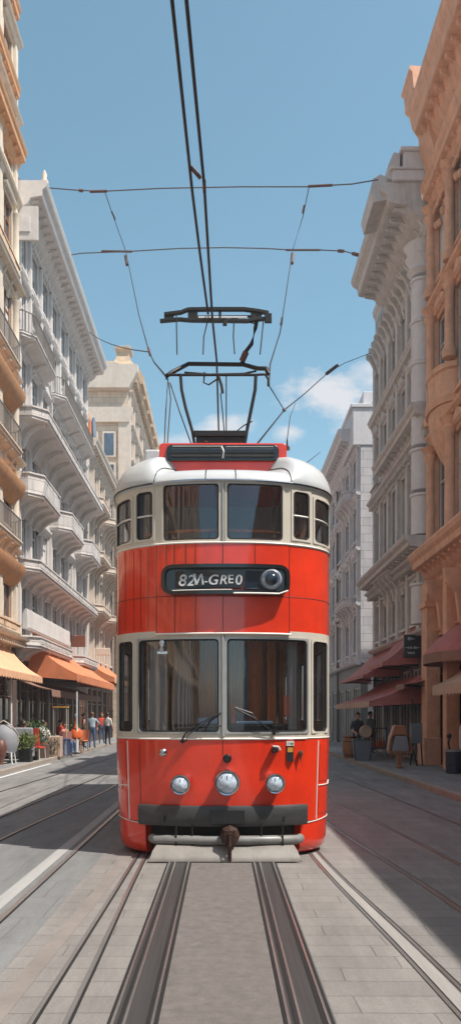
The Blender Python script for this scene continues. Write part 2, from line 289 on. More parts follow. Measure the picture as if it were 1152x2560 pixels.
rail('rail in the shaded right lane, middle of three', [(-20, 3.2), (9, 2.72), (16.5, 2.2), (200, 2.2)], w=.05)
rail('rail in the shaded right lane nearest the kerb', [(-20, 4.2), (12.3, 3.7), (24, 3.2), (200, 3.2)], w=.035)
b = MB(); strip(b, smooth_pts([(-20, 1.8), (4.7, 1.43), (9.5, 1.11), (200, 1.11)]), -.05, .05, .002, .008, YS); tag(b.build('paved_strip', MT['concrete']), kind='structure')
b = MB(); strip(b, smooth_pts([(-20, -2.0), (200, -1.93)]), -.09, .05, .002, .008, YS); tag(b.build('pale_paved_strip', MT['palestrip']), kind='structure')
b = MB(); strip(b, smooth_pts([(-20, -1.4), (4, -1.27), (9, -1.1), (200, -1.1)]), -.1, .03, .002, .0075, YS); tag(b.build('stained_paved_strip', MT['rustst']), kind='structure')
def pavement(x0, x1, sgn):
    b = MB(); b.box(min(x0 + sgn * .16, x1), max(x0 + sgn * .16, x1), -40, 200, -.1, .12); tag(b.build('pavement', MT['side']), kind='structure')
    b = MB()
    for i in range(120): b.box(min(x0, x0 + sgn * .157), max(x0, x0 + sgn * .157), -40 + i * 2, -40 + i * 2 + 1.985, -.1, .128)
    tag(b.build('kerb', MT['kerb'], bevel=.012), kind='structure')
pavement(-6.35, -9.5, -1); pavement(4.7, 8.5, 1)
b = MB(); strip(b, [(-20, -6.1), (200, -6.1)], -.05, .05, .001, .006, [-20, 0, 10, 20, 28.5]); tag(b.build('painted_line', MT['line']), kind='structure')

# ------------------------------------------------------------------ buildings
def window_proto(sgn, wd, h, mf, parent, style, tm=0, ped=None, mt=None):
    """window looking along sgn*X, origin at the middle of its sill on the wall line; pane a sub-part"""
    f = lambda u, v, z: (sgn * v, u, z)
    b = MB(f); t = .07; v0, v1 = -.13, -.05
    b.box(-wd / 2, -wd / 2 + t, v0, v1, 0, h).box(wd / 2 - t, wd / 2, v0, v1, 0, h)
    b.box(-wd / 2 + t, wd / 2 - t, v0, v1, 0, t).box(-wd / 2 + t, wd / 2 - t, v0, v1, h - t, h)
    b.box(-.03, .03, v0 + .01, v1 + .01, t, h - t)
    if h > 1.3: b.box(-wd / 2 + t, -.03, v0 + .012, v1 + .004, h * .7, h * .7 + .05).box(.03, wd / 2 - t, v0 + .012, v1 + .004, h * .7, h * .7 + .05)
    o = b.build('window', mf, parent)
    b = MB(f); b.box(-wd / 2 + .02, wd / 2 - .02, -.12, -.095, .02, h - .02); b.build('pane', MT['sglass'] if style == 'shop' else MT['wglass'], o)
    if tm:
        b = MB(f); a, c = -wd / 2, wd / 2
        b.box(a - tm, a, -.02, .06, 0, h).box(c, c + tm, -.02, .06, 0, h).box(a - tm - .06, c + tm + .06, -.02, .13, -.1, 0)
        b.prof([(-.02, h), (.07, h), (.07, h + .1), (.16, h + .13), (.2, h + .19), (-.02, h + .21)], a - tm - .08, c + tm + .08)
        if ped == 0: b.loft([[(a - tm, v, h + .212), (c + tm, v, h + .212), (0, v, h + .53)] for v in (-.02, .2)])
        if ped == 1: b.loft([[((wd / 2 + tm) * math.cos(q), v, h + .212 + .26 * math.sin(q)) for q in [math.pi * k / 8 for k in range(9)]] for v in (-.02, .2)])
        b.build('surround', mt, o)
    if style == 'blind':
        b = MB(f); b.box(-wd / 2 + .07, wd / 2 - .07, -.09, -.075, h * .5, h - .07); b.build('blind', MT['wblind'], o)
    if style == 'curtain':
        for k in (-1, 1):
            b = MB(f)
            u0 = k * (wd / 2 - .08)
            pts = [(u0 - k * q * wd * .3, -.082 + .008 * (-1) ** i) for i, q in enumerate([j / 9 for j in range(10)])]
            b.loft([[(u, v, z) for u, v in pts] + [(u, v - .004, z) for u, v in reversed(pts)] for z in (.1, h - .1)])
            b.build('curtain', MT['wcurt'], o)
    return o
BRK = lambda d, h: [(0, 0), (d * .92, 0), (d * .9, -h * .14), (d * .62, -h * .25), (d * .36, -h * .5), (d * .2, -h * .85), (d * .12, -h), (0, -h)]
def cornice_prof(v, h):      # classical cornice: fascia, corona, bed mouldings
    return [(-.3, h), (v, h), (v + .02, h * .93), (v * .97, h * .8), (v * .86, h * .7), (v * .84, h * .52), (v * .8, h * .5), (v * .5, h * .45), (v * .42, h * .3), (v * .3, h * .2), (v * .16, h * .12), (v * .14, 0), (-.3, 0)]
def building(name, label, side, wx, d0, d1, floors, bays, mw, mt, mf, top=None, depth=9, style='curtain', roof=None, quoins=True):
    sg = -side                                          # direction facing the street
    F = lambda u, v, z: (side * wx + sg * v, u, z)
    e = empty(name, (0, 0, 0), 0, label, 'building')
    wall = MB(F); L_ = d1 - d0; bw = L_ / bays; zt = floors[-1]['z1']
    wall.box(d0, d1, -depth, -.36, -.1, zt)
    protos = {}; wr = random.Random(len(name) + bays)
    for fl in floors:
        z0, z1 = fl['z0'], fl['z1']; ww = fl.get('w', .5) * bw; wh = fl.get('h', .7) * (z1 - z0); sill = fl.get('sill', .18) * (z1 - z0)
        ms = fl.get('mat')
        tgt = wall if ms is None else fl.setdefault('_mb', MB(F))
        for i in range(bays):
            uc = d0 + (i + .5) * bw
            tgt.box(uc - bw / 2, uc - ww / 2, -.36, 0, z0, z1).box(uc + ww / 2, uc + bw / 2, -.36, 0, z0, z1)
            tgt.box(uc - ww / 2, uc + ww / 2, -.36, 0, z0, z0 + sill).box(uc - ww / 2, uc + ww / 2, -.36, 0, z0 + sill + wh, z1)
            if i == 0 and ms is None and quoins: pass
            tm = fl.get('surround', .1); ped = (i % 2) if fl.get('pediment') else None
            if fl.get('pilaster'):
                pw = fl['pilaster']
                for q in ([uc - bw / 2] if i else [uc - bw / 2 + pw]) + ([uc + bw / 2 - pw] if i == bays - 1 else []):
                    key = ('p', pw, z0, z1)
                    if key in protos: pl_ = protos[key].copy(); col.objects.link(pl_)
                    else:
                        pb = MB(lambda u, v, z: (sg * v, u, z)); pb.box(-pw / 2, pw / 2, -.02, .16, z0 + .12, z1 - .2)
                        pb.box(-pw * .7, pw * .7, -.02, .21, z0 + .02, z0 + .118).prof([(-.02, z1 - .2), (.17, z1 - .2), (.24, z1 - .06), (.24, z1 - .03), (-.02, z1 - .03)], -pw * .75, pw * .75)
                        pl_ = protos[key] = pb.build('pilaster', mt, e)
                    pl_.location = (side * wx, q, 0)
            stl = fl.get('style', style)
            if stl != 'shop': stl = wr.choice(('curtain', 'plain', 'plain', 'blind'))
            key = (round(ww, 3), round(wh, 3), stl, ped)
            if key not in protos: wdw = protos[key] = window_proto(sg, ww, wh, fl.get('mf', mf), e, key[2], tm, ped, mt)
            else: wdw = copy_tree(protos[key], e)
            wdw.location = (side * wx, uc, z0 + sill)
        if ms is not None: tgt.build('shopfront' if z0 < 1 else 'wall_band', ms, e)
        bt = fl.get('belt', .12); trim = MB(F)
        if bt: trim.prof([(-.02, z1 - .1), (bt * .6, z1 - .1), (bt, z1 - .02), (bt + .03, z1 + .05), (-.02, z1 + .07)], d0, d1)
        if fl.get('dentil'):
            q = d0 + .1
            while q < d1: trim.box(q, q + .12, 0, bt * .8, z1 - .28, z1 - .101); q += .3
        if bt: trim.build('belt_course', mt, e)
        bc = fl.get('balcony')
        if bc:
            for (ua, ub) in bc['spans']:
                dp = bc['dep']; zf = z0 + bc.get('dz', .06); ph = bc.get('ph', .42)
                ch = min(dp * .6, .5)
                poly = lambda o_: [(ua - o_, -.02), (ua - o_, dp - ch), (ua + ch - o_ * .4, dp + o_), (ub - ch + o_ * .4, dp + o_), (ub + o_, dp - ch), (ub + o_, -.02)]
                s = MB(F); s.plan(poly(0), zf, zf + .1).plan(poly(.05), zf + .101, zf + .15)
                if bc.get('cove', 1):
                    hh = bc.get('hh', .75)
                    rings = []
                    for k in range(7):
                        t = k / 6; sc_ = .12 + .88 * (1 - math.cos(t * math.pi / 2)) ; zz = zf - hh * (1 - math.sin(t * math.pi / 2)) - .002
                        dd = dp * sc_ * .94; rings.append([(ua + .15 * (1 - t), -.02, zz), (ua + .15 * (1 - t), max(dd - ch * sc_, 0), zz), (ua + ch * sc_ + .1 * (1 - t), dd, zz), (ub - ch * sc_ - .1 * (1 - t), dd, zz), (ub - .15 * (1 - t), max(dd - ch * sc_, 0), zz), (ub - .15 * (1 - t), -.02, zz)])
                    s.loft(rings)
                bo = s.build('balcony', mt if not bc.get('mat') else bc['mat'], e, smooth=35)
                s = MB(F); u = ua + ch + .15
                while u < ub - ch: s.prof([(v, zf + z - .01) for v, z in BRK(dp, bc.get('hh', .75) * 1.25)], u, u + .16); u += bc.get('bs', bw / 2)
                islands(s.build('bracket', mt, bo))
                s = MB(F)
                if bc.get('iron'):
                    path = [(ua, 0), (ua, dp - ch), (ua + ch, dp - .03), (ub - ch, dp - .03), (ub, dp - ch), (ub, 0)]
                    for (p, q) in zip(path, path[1:]):
                        P, Q = Vector(p), Vector(q); n_ = max(2, int((Q - P).length / .14))
                        for k in range(n_):
                            c_ = P.lerp(Q, k / n_); s.box(c_.x - .012, c_.x + .012, c_.y - .012, c_.y + .012, zf + .16, zf + .98)
                    for zz in (zf + .2, zf + .98):
                        s.tube([(u_, v_, zz) for u_, v_ in path], .028, 5)
                    s.build('balustrade', MT['iron'], bo)
                else:
                    out = [(ua, -.0), (ua, dp - ch), (ua + ch, dp), (ub - ch, dp), (ub, dp - ch), (ub, 0)]
                    inn = [(ub - .1, 0), (ub - .1, dp - ch - .03), (ub - ch - .04, dp - .1), (ua + ch + .04, dp - .1), (ua + .1, dp - ch - .03), (ua + .1, 0)]
                    s.plan(out + inn, zf + .151, zf + ph)
                    s.plan([(u_ + (.04 if u_ > (ua + ub) / 2 else -.04), v_ + (.04 if v_ > 0 else 0)) for u_, v_ in out] + [(u_ - (.04 if u_ > (ua + ub) / 2 else -.04), v_ - .03 if v_ > 0 else 0) for u_, v_ in inn], zf + ph + .001, zf + ph + .06)
                    u = ua + ch + .1
                    while u < ub - ch - .9: s.box(u, u + .7, dp + .001, dp + .025, zf + .2, zf + ph - .06); u += .85
                    s.build('balustrade', mw, bo)
        for (ua, ub, dp, zc, hh) in fl.get('oriel', []): pass
    if roof: wall.box(d0 + .03, d1 - .03, -depth + .05, -.37, zt + .002, roof[0][1])
    wall.build('wall', mw, e)
    if top:
        for k, (z, v, h, ua, ub, m_) in enumerate(top):
            s = MB(F); s.prof([(a, z + c) for a, c in cornice_prof(v, h)], ua, ub); u = ua + .2
            while u < ub - .2: s.prof([(a, z + h * .46 + c) for a, c in BRK(v * .78, h * .5)], u, u + .14); u += .55
            s.build('cornice', m_, e)
    if roof:
        s = MB(F); s.prof(roof, d0, d1); s.build('roof', MT['slate'] if mt is not MT['beiget'] else MT['pale'], e)
    return e, F
def near_return(e, F, d0, z0, z1, v, name, m):   # stepped mouldings on a street-corner face
    s = MB(F); s.box(d0 - .12, d0 - .002, -depth if False else -6, v, z0, z1); return s.build(name, m, e)

# --- white building, left
FL = [dict(z0=0, z1=4.3, w=.78, h=.72, sill=.02, mat=MT['brown'], style='shop', mf=MT['wdark'], surround=0, belt=.3)]
zs = [4.3, 7.3, 10.2, 13.2, 16.4, 19.1, 21.4]
for k, (a, c) in enumerate(zip(zs, zs[1:])):
    FL.append(dict(z0=a, z1=c, w=.56, h=.66, sill=.2, pediment=(k in (1, 3)), pilaster=.26, surround=.1, belt=.16,
              balcony=dict(spans=([(31.0, 38.8), (41, 46.5)], [(31.0, 46.5)], [(31.0, 35.1), (36.8, 41), (42.7, 46.6)], [(31.0, 46.5)], [(31.0, 35.5), (37, 46)])[k], dep=(.85, .85, 1.0, 1.15, .7)[k], hh=(.4, .5, .6, .75, .4)[k], ph=(.42, .42, .85, .42, .42)[k], iron=(k == 4), bs=(1.94, 1.3, .97, 1.6, 1.94)[k]) if k < 5 else None))
e, F = building('white_building', 'white building with stacked heavy balconies behind the large orange awning', -1, 8, 31, 47, FL, 8, MT['white'], MT['whitet'], MT['wframe'],
    top=[(21.2, 1.25, 1.2, 30.9, 47.1, MT['whitet'])], roof=[(-9, 22.4), (.3, 22.4), (-.2, 22.9), (-1.2, 24.2), (-9, 24.2)])
for u in (34.5, 39.5, 44.3):
    s = MB(F); s.box(u - .6, u + .6, -1.2, -.1, 22.45, 23.4); s.loft([[(u + .75 * math.cos(t), v, 23.4 + .5 * math.sin(t)) for t in [math.pi * k / 8 for k in range(9)]] for v in (-1.3, .0)]); s.build('dormer', MT['whitet'], e)
s = MB(F); s.lathe([(.0, 0), (.13, 0), (.16, .12), (.08, .25), (.1, .4), (.03, .55), (.0, .6)], (31.15, 1.1, 22.38), 12); s.build('finial', MT['creamt'], e, smooth=50)
s = MB(F); s.box(30.9, 31.0, -4, .9, 20.1, 21.4).box(30.86, 30.9, -3.6, .6, 20.4, 21.0); s.build('corner_panel', MT['whitet'], e)

# --- apricot building, far left edge
FL = [dict(z0=0, z1=4.6, w=.72, h=.72, sill=.02, mat=MT['brown'], style='shop', mf=MT['wdark'], surround=0, belt=.55, dentil=1)]
zs = [4.6, 8.0, 11.4, 14.6, 18.0, 21.4, 24.6, 27.6]
for k, (a, c) in enumerate(zip(zs, zs[1:])):
    FL.append(dict(z0=a, z1=c, w=.46, h=.64, sill=.22, pediment=(k % 2 == 0), pilaster=.34, surround=.14, belt=(.3, .42, .3, .4, .3, .3, .3)[k],
              balcony=dict(spans=[(26.6, 30.3), (20.5, 24.5)], dep=(.45, .5, .5, .45, .4, .4, .4)[k], hh=.6, bs=.9, iron=(k in (1, 2, 3))) if k < 5 else None))
e, F = building('apricot_building', 'tall apricot and cream building cut by the left edge of the photo', -1, 8, 6, 31, FL, 10, MT['orangeb'], MT['creamt'], MT['wdark'],
    top=[(22.6, .5, .9, 12, 30.9, MT['oranget']), (24.9, .32, .8, 12, 30.6, MT['oranget']), (27.6, .4, .9, 10, 30.3, MT['oranget'])])
s = MB(F)
for z in (7.3, 10.4, 13.9): s.prof([(-.02, z - .7), (.1, z - .65), (.35, z - .3), (.48, z - .05), (.5, z + .1), (.42, z + .16), (-.02, z + .2)], 26, 30.7)
islands(s.build('ledge', MT['oranget'], e, smooth=40))
s = MB(F)
for z, h in ((8.4, 2.6), (11.6, 2.4), (15, 2.5), (18.4, 2.4)): s.lathe([(.17, 0), (.2, .15), (.13, .25), (.13, h - .3), (.2, h - .1), (.22, h)], (30.55, .14, z), 12)
islands(s.build('column', MT['creamt'], e, smooth=40))

# --- beige building, left, lower, with red dormer
FL = [dict(z0=0, z1=4.6, w=.7, h=.72, sill=.02, mat=MT['brown'], style='shop', mf=MT['wdark'], surround=0, belt=.3)]
zs = [4.6, 7.8, 11.0, 14.2, 17.2]
for k, (a, c) in enumerate(zip(zs, zs[1:])):
    FL.append(dict(z0=a, z1=c, w=.5, h=.66, sill=.2, pediment=k == 1, pilaster=.24, surround=.1, belt=.2,
              balcony=dict(spans=[(47.3, 51.5), (52.5, 57.5)], dep=.9, hh=.7, bs=.9) if k in (1, 2, 3) else None))
e, F = building('beige_building', 'beige building with red dormer between the white building and the tram', -1, 8, 47, 58, FL, 5, MT['beige'], MT['beiget'], MT['wframe'],
    top=[(17.2, .7, .9, 47.1, 58, MT['beiget'])], roof=[(-9, 18.1), (.3, 18.1), (-1.0, 19.6), (-2.2, 20.2), (-9, 20.2)])
s = MB(F); s.loft([[(u, -2.6, 18.1), (u, .1, 18.1), (u, .1, 19.4), (u, -.1, 20.1), (u, -.7, 20.5), (u, -2.6, 20.6)] for u in (48.0, 50.2)]); d_ = s.build('dormer', MT['aworange'], e)
s = MB(F); s.loft([[(49.1 + .62 * math.cos(t), v, 19.25 + .75 * math.sin(t)) for t in [2 * math.pi * k / 16 for k in range(16)]] for v in (.1, .2)]); s.build('oval_window', MT['wglass'], d_)
# --- tall pale building with chimney
FL = [dict(z0=0, z1=4.6, w=.7, h=.7, sill=.02, style='shop', surround=0)]
zs = [4.6, 8, 11.2, 14.4, 17.6, 20.6, 23.2, 25.7]
for k, (a, c) in enumerate(zip(zs, zs[1:])): FL.append(dict(z0=a, z1=c, w=.5, h=.62, sill=.2, surround=.16, belt=.35, pilaster=.4, pediment=True))
e, F = building('pale_building', 'tall pale building with a flared chimney rising left of the tram roof', -1, 6.9, 59, 78, FL, 6, MT['pale'], MT['beiget'], MT['wframe'], depth=14,
    top=[(25.7, .75, 1.3, 59, 78, MT['ochre'])], roof=[(-14, 27.0), (.5, 27.0), (.2, 27.4), (-1.2, 27.9), (-14, 27.9)])
s = MB(F); s.prof([(-8, 25.7), (.1, 25.7), (.75, 26.9), (.75, 27.4), (-8, 27.4)], 58.4, 59.0); s.prof([(-8, 23.3), (.1, 23.3), (.35, 24.1), (.35, 24.4), (-8, 24.4)], 58.7, 58.998); s.build('gable_cornice', MT['beiget'], e)
for z in (15.2, 18.6, 20.9):
    for x in (-9.6, -8.3):
        s = MB(); s.box(x - .5, x + .5, 58.85, 58.99, z - .15, z + 1.75); o = s.build('gable_window', MT['beiget'], e, bevel=.02)
        s = MB(); s.box(x - .35, x + .35, 58.83, 58.849, z, z + 1.6); s.build('pane', MT['wglass'], o)
s = MB(F); s.box(58.8, 58.99, -.7, .2, 4.6, 23.3).box(58.8, 58.99, -4.6, -4.0, 4.6, 23.3); islands(s.build('corner_pilaster', MT['beiget'], e))
s = MB(F); s.loft([[(59.4 - q, -1.0 - q, z), (59.4 - q, .1 + q, z), (60.6 + q, .1 + q, z), (60.6 + q, -1.0 - q, z)] for q, z in ((.5, 27.4), (.1, 28.0), (-.1, 28.5), (-.1, 28.8), (.05, 28.95), (.05, 29.15), (-.02, 29.2))]); s.build('chimney', MT['ochre'], e)
s = MB(F)
for i in range(6):
    u = 60.5 + i * 3; s.prof([(.2, 27.0), (.95, 26.8), (1.0, 27.3), (.7, 27.9), (.1, 28.2)], u, u + 2.3)
islands(s.build('roof_panel', MT['ochre'], e))

# --- terracotta building, right edge
FL = [dict(z0=0, z1=6.3, w=.7, h=.66, sill=.02, style='shop', mf=MT['wdark'], surround=.12, belt=.2)]
zs = [6.3, 10.8, 15.1, 19.6]
for k, (a, c) in enumerate(zip(zs, zs[1:])): FL.append(dict(z0=a, z1=c, w=.62, h=.72, sill=.14, pediment=True, pilaster=.3, surround=.1, belt=.3, style='plain'))
e, F = building('terracotta_building', 'ornate terracotta building cut by the right edge of the photo', 1, 7, 18, 26.4, FL, 4, MT['terra'], MT['terrat'], MT['wframe'],
    top=[(19.6, .95, 1.9, 18, 25.9, MT['terrat']), (18.2, .5, .9, 18, 26.3, MT['terrat']), (6.0, .85, 1.0, 18, 26.5, MT['terrat'])])
s = MB(F); s.prof([(v, 19.0 + z) for v, z in [(-.1, 3.1), (1.1, 3.2), (1.12, 3.1), (1.02, 3.0), (.98, 2.5), (.85, 2.4), (.75, 2.0), (.55, 1.7), (.5, 1.2), (.3, .5), (-.1, .2)]], 25.2, 26.35); s.build('corner_bracket_block', MT['terrat'], e)
s = MB(F)
rings = []
for k in range(8):
    t = k / 7; q = math.sin(t * math.pi / 2) * .75; z = 9.5 + 1.6 * t
    rings.append([(24.9 + r_ * .0 + 1.15 * (.15 + q) * math.cos(a), .02 + .62 * (.1 + q) * math.sin(a), z) for r_ in (1,) for a in [math.pi * j / 12 for j in range(13)]])
s.loft(rings); s.loft([[(24.9 + 1.1 * g * math.cos(a), .02 + .6 * g * math.sin(a), z) for a in [math.pi * j / 12 for j in range(13)]] for g, z in ((1, 11.11), (1.05, 11.3), (.9, 11.35), (.9, 12.1), (1.0, 12.15), (1.0, 12.3))])
s.build('oriel', MT['terrat'], e, smooth=35)
s = MB(F)
for (u, z0, z1) in ((26.05, 6.9, 10.4), (26.05, 11.1, 14.9), (26.05, 15.3, 18.2), (23.9, 6.9, 10.6), (23.9, 12.4, 14.9), (23.9, 15.3, 18.2)):
    h = z1 - z0; s.lathe([(.2, 0), (.24, .2), (.16, .35), (.14, h - .5), (.22, h - .3), (.16, h - .2), (.3, h)], (u, .22, z0), 12)
islands(s.build('column', MT['terrat'], e, smooth=40))
s = MB(F); s.box(25.7, 26.35, .0, .45, -.02, 6.0).box(25.6, 26.42, .0, .55, .12, 1.0).box(25.62, 26.4, 0, .52, 5.2, 5.4)
for (u0) in (21.3, 23.6): s.box(u0, u0 + .4, 0, .4, .1, 6.0)
for u0 in (22.6, 24.6):
    s.prof([(0, 5.9), (.75, 5.9), (.7, 5.5), (.4, 5.2), (.3, 4.4), (0, 4.0)], u0, u0 + .2)
s.build('pillar', MT['terrat'], e, bevel=.02)
# swags of relief ornament on the frieze
s = MB(F)
for i in range(22):
    u = 18.4 + i * .37
    s.ball((u, .1, 17.5 + .12 * math.sin(i * 1.9)), .1, 8, 1.3)
    s.tube([(u, .12, 18.1), (u + .1, .2, 17.95), (u + .2, .22, 17.8), (u + .32, .16, 18.0)], .05, 5)
islands(s.build('ornament', MT['terrat'], e, smooth=60))

# --- grey building, right
FL = [dict(z0=0, z1=4.6, w=.7, h=.72, sill=.02, mat=MT['greyshop'], style='shop', mf=MT['greyt'], surround=0, belt=.35)]
zs = [4.6, 7.2, 11.3, 14.8, 18.1]
for k, (a, c) in enumerate(zip(zs, zs[1:])): FL.append(dict(z0=a, z1=c, w=.48, h=(.6, .72, .66, .66)[k], sill=.16, pediment=(k in (1, 2)), pilaster=.36, surround=.12, belt=(.5, .4, .22, .2)[k], dentil=1, style='plain' if k % 2 else 'curtain',
    balcony=dict(spans=[(30.5, 34.3)], dep=.7, hh=.9, bs=.8) if k == 1 else dict(spans=[(34.6, 36.3)], dep=.3, hh=.5, bs=.8) if k == 2 else None))
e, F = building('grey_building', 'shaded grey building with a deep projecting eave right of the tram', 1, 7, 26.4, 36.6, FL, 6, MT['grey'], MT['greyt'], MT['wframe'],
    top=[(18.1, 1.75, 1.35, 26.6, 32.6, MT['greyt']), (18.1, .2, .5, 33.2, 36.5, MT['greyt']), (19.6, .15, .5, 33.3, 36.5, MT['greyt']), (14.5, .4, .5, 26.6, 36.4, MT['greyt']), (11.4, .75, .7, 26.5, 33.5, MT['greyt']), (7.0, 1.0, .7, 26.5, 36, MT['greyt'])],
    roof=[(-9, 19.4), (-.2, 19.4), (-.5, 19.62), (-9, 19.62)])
s = MB(F)
s.box(26.5, 29.4, -5, 1.35, 19.46, 19.8).box(26.42, 29.5, -5, 1.45, 19.802, 19.86)
s.box(26.5, 28.6, -5, 1.0, 19.862, 20.4).box(26.4, 28.7, -5, 1.12, 20.402, 20.52)
islands(s.build('parapet', MT['lilact'], e, bevel=.03))
s = MB(F); s.loft([[(u, 1.5, 19.0), (u, 1.95, 18.9), (u, 2.05, 19.3), (u, 1.95, 19.7), (u, 1.7, 19.85), (u, 1.4, 19.7)] for u in (26.8, 28.6)]); s.loft([[(u, 1.1, 19.4), (u, 1.5, 19.6), (u, 1.5, 20.0), (u, 1.3, 20.45), (u, 1.1, 20.4)] for u in (26.6, 28.2)]); islands(s.build('scroll', MT['greyt'], e, smooth=50))
s = MB(F); s.box(33.3, 36.5, -6, .02, 17.9, 19.6)
for u in (33.8, 35.1): s.box(u, u + .9, .02, .05, 18.3, 19.3)
s.build('attic', MT['grey'], e, bevel=.01)
s = MB(F)
for z in (4.8, 7.8, 9.3, 10.8, 12.2, 13.6, 15.0): s.lathe([(.34, 0), (.34, 1.25), (.4, 1.28), (.4, 1.36), (.34, 1.38)], (27.0, .28, z), 18)
s.lathe([(.34, 0), (.5, .15), (.36, .3), (.55, .6), (.4, .7), (.6, 1.0)], (27.0, .28, 16.5), 18)
islands(s.build('corner_column', MT['lilact'], e, smooth=40))
s = MB(F)
for i in range(14):
    u = 27.8 + i * .62
    s.ball((u, .12, 17.2 + .15 * math.sin(i * 2.3)), .11, 8, 1.6); s.prof([(v, 18.0 + z) for v, z in BRK(.55, 1.1)], u + .22, u + .4)
islands(s.build('ornament', MT['greyt'], e, smooth=60))
# --- lilac grey building, right, farther
FL = [dict(z0=0, z1=4.4, w=.6, h=.7, sill=.02, mat=MT['greyshop'], style='shop', surround=0, belt=.3)]
zs = [4.4, 7.4, 10.2, 13.0, 15.4]
for k, (a, c) in enumerate(zip(zs, zs[1:])): FL.append(dict(z0=a, z1=c, w=.46, h=.64, sill=.2, surround=.12, belt=.22, pilaster=.3, pediment=k == 1, balcony=dict(spans=[(42, 46), (50, 54)], dep=.6, hh=.7, bs=.9) if k in (1, 3) else None))
e, F = building('lilac_building', 'pale lilac grey building farthest away right of the tram', 1, 7, 40.5, 62, FL, 8, MT['lilac'], MT['lilact'], MT['wframe'],
    top=[(15.4, 1.0, 1.2, 41.5, 62, MT['lilact'])], roof=[(-9, 16.6), (.3, 16.6), (.0, 17.2), (-.6, 17.6), (-9, 17.6)])
s = MB(F); s.box(40.46, 44, -5, .4, 15.41, 17.3).box(40.4, 44.2, -5, .5, 17.3, 17.5); s.box(40.9, 42.5, -4.8, -.2, 17.5, 18.3); islands(s.build('parapet', MT['lilact'], e, bevel=.03))
# --- unseen buildings beside and behind the camera (low one added and shaped to shade the right lane, both mirrored in the tram)
FL = [dict(z0=0, z1=4.8, w=.6, h=.7, sill=.02, style='shop')] + [dict(z0=4.8, z1=8.7, w=.46, h=.62, sill=.2)]
building('low_grey_building', 'unseen low two storey grey house added beside the camera to shade the right lane', 1, 7, -30, 18, FL, 16, MT['grey'], MT['greyt'], MT['wframe'], top=[(8.7, .5, .6, -30, 17.9, MT['greyt'])], roof=[(-9, 9.3), (.2, 9.3), (-1.6, 10.4), (-9, 10.4)])
FL = [dict(z0=0, z1=4.2, w=.6, h=.7, sill=.02, style='shop')] + [dict(z0=4.2 + 3.2 * a, z1=7.4 + 3.2 * a, w=.46, h=.62, sill=.2) for a in range(5)]
building('cream_building', 'cream five storey house beside the camera', -1, 8, -30, 5.9, FL, 12, MT['orangeb'], MT['creamt'], MT['wdark'], top=[(20.2, .6, .8, -30, 5.9, MT['creamt'])])

# ------------------------------------------------------------------ the tram
TL = 9.2; A_, B_, NN = 1.36, .92, 2.35
tram = empty('tram', (.01, 9.43, 0), 0, 'red and cream double deck tram with white domed roof on the middle track', 'tram')
half = []
for i in range(601):
    t = math.pi / 2 * (1 - i / 600); half.append((A_ * max(math.cos(t), 0) ** (2 / NN) if i < 600 else A_, B_ * (1 - abs(math.sin(t)) ** (2 / NN))))
cum = [0]
for p, q in zip(half, half[1:]): cum.append(cum[-1] + math.dist(p, q))
UT = 1.7252; UE = UT + TL - B_          # end of the rounded front, end of the long side
WARP = [(0, 0), (.15, .15), (.4, .401), (.715, .723), (.79, .801), (.85, .864), (.95, .972), (1.035, 1.065), (1.1, 1.138), (1.2, 1.254), (1.3, 1.375), (1.4, 1.503), (1.5, 1.64), (UT, cum[-1])]
import bisect
def outline(u, off=0):
    s_ = -1 if u < 0 else 1; a = abs(u)
    if a >= UT: p = (A_, B_ + a - UT); t = (0, 1)
    else:
        k = max(1, min(len(WARP) - 1, bisect.bisect_left([q[0] for q in WARP], a))); (a0, b0), (a1, b1) = WARP[k - 1], WARP[k]; a = b0 + (b1 - b0) * (a - a0) / (a1 - a0)
        i = max(1, bisect.bisect_left(cum, a)); i = min(i, 600); f = (a - cum[i - 1]) / max(1e-9, cum[i] - cum[i - 1]); p0, p1 = half[i - 1], half[i]
        p = (p0[0] + (p1[0] - p0[0]) * f, p0[1] + (p1[1] - p0[1]) * f)
        j0, j1 = max(0, i - 6), min(600, i + 6); t = (half[j1][0] - half[j0][0], half[j1][1] - half[j0][1]); n_ = math.hypot(*t); t = (t[0] / n_, t[1] / n_)
        if a < .03: t = (1, 0)
    return (s_ * (p[0] + t[1] * off), p[1] - t[0] * off)
def offz(z): return 0 if z > 1.42 else -.045 * (1.42 - z) / 1.3
def S(u, off, z): x, y = outline(u, off + offz(z)); return (x, y, z)
def usamples(u0, u1, extra=()):
    us = set([round(u0, 4), round(u1, 4)] + [round(x, 4) for x in extra if u0 < x < u1])
    k = -UT
    while k < UT + 1e-6:
        if u0 < k < u1: us.add(round(k, 4))
        k += UT / 34
    us = sorted(us); out = [us[0]]
    for x in us[1:]:
        if x - out[-1] > .004 or x in [round(e_, 4) for e_ in extra] or x == round(u1, 4): out.append(x)
    return out
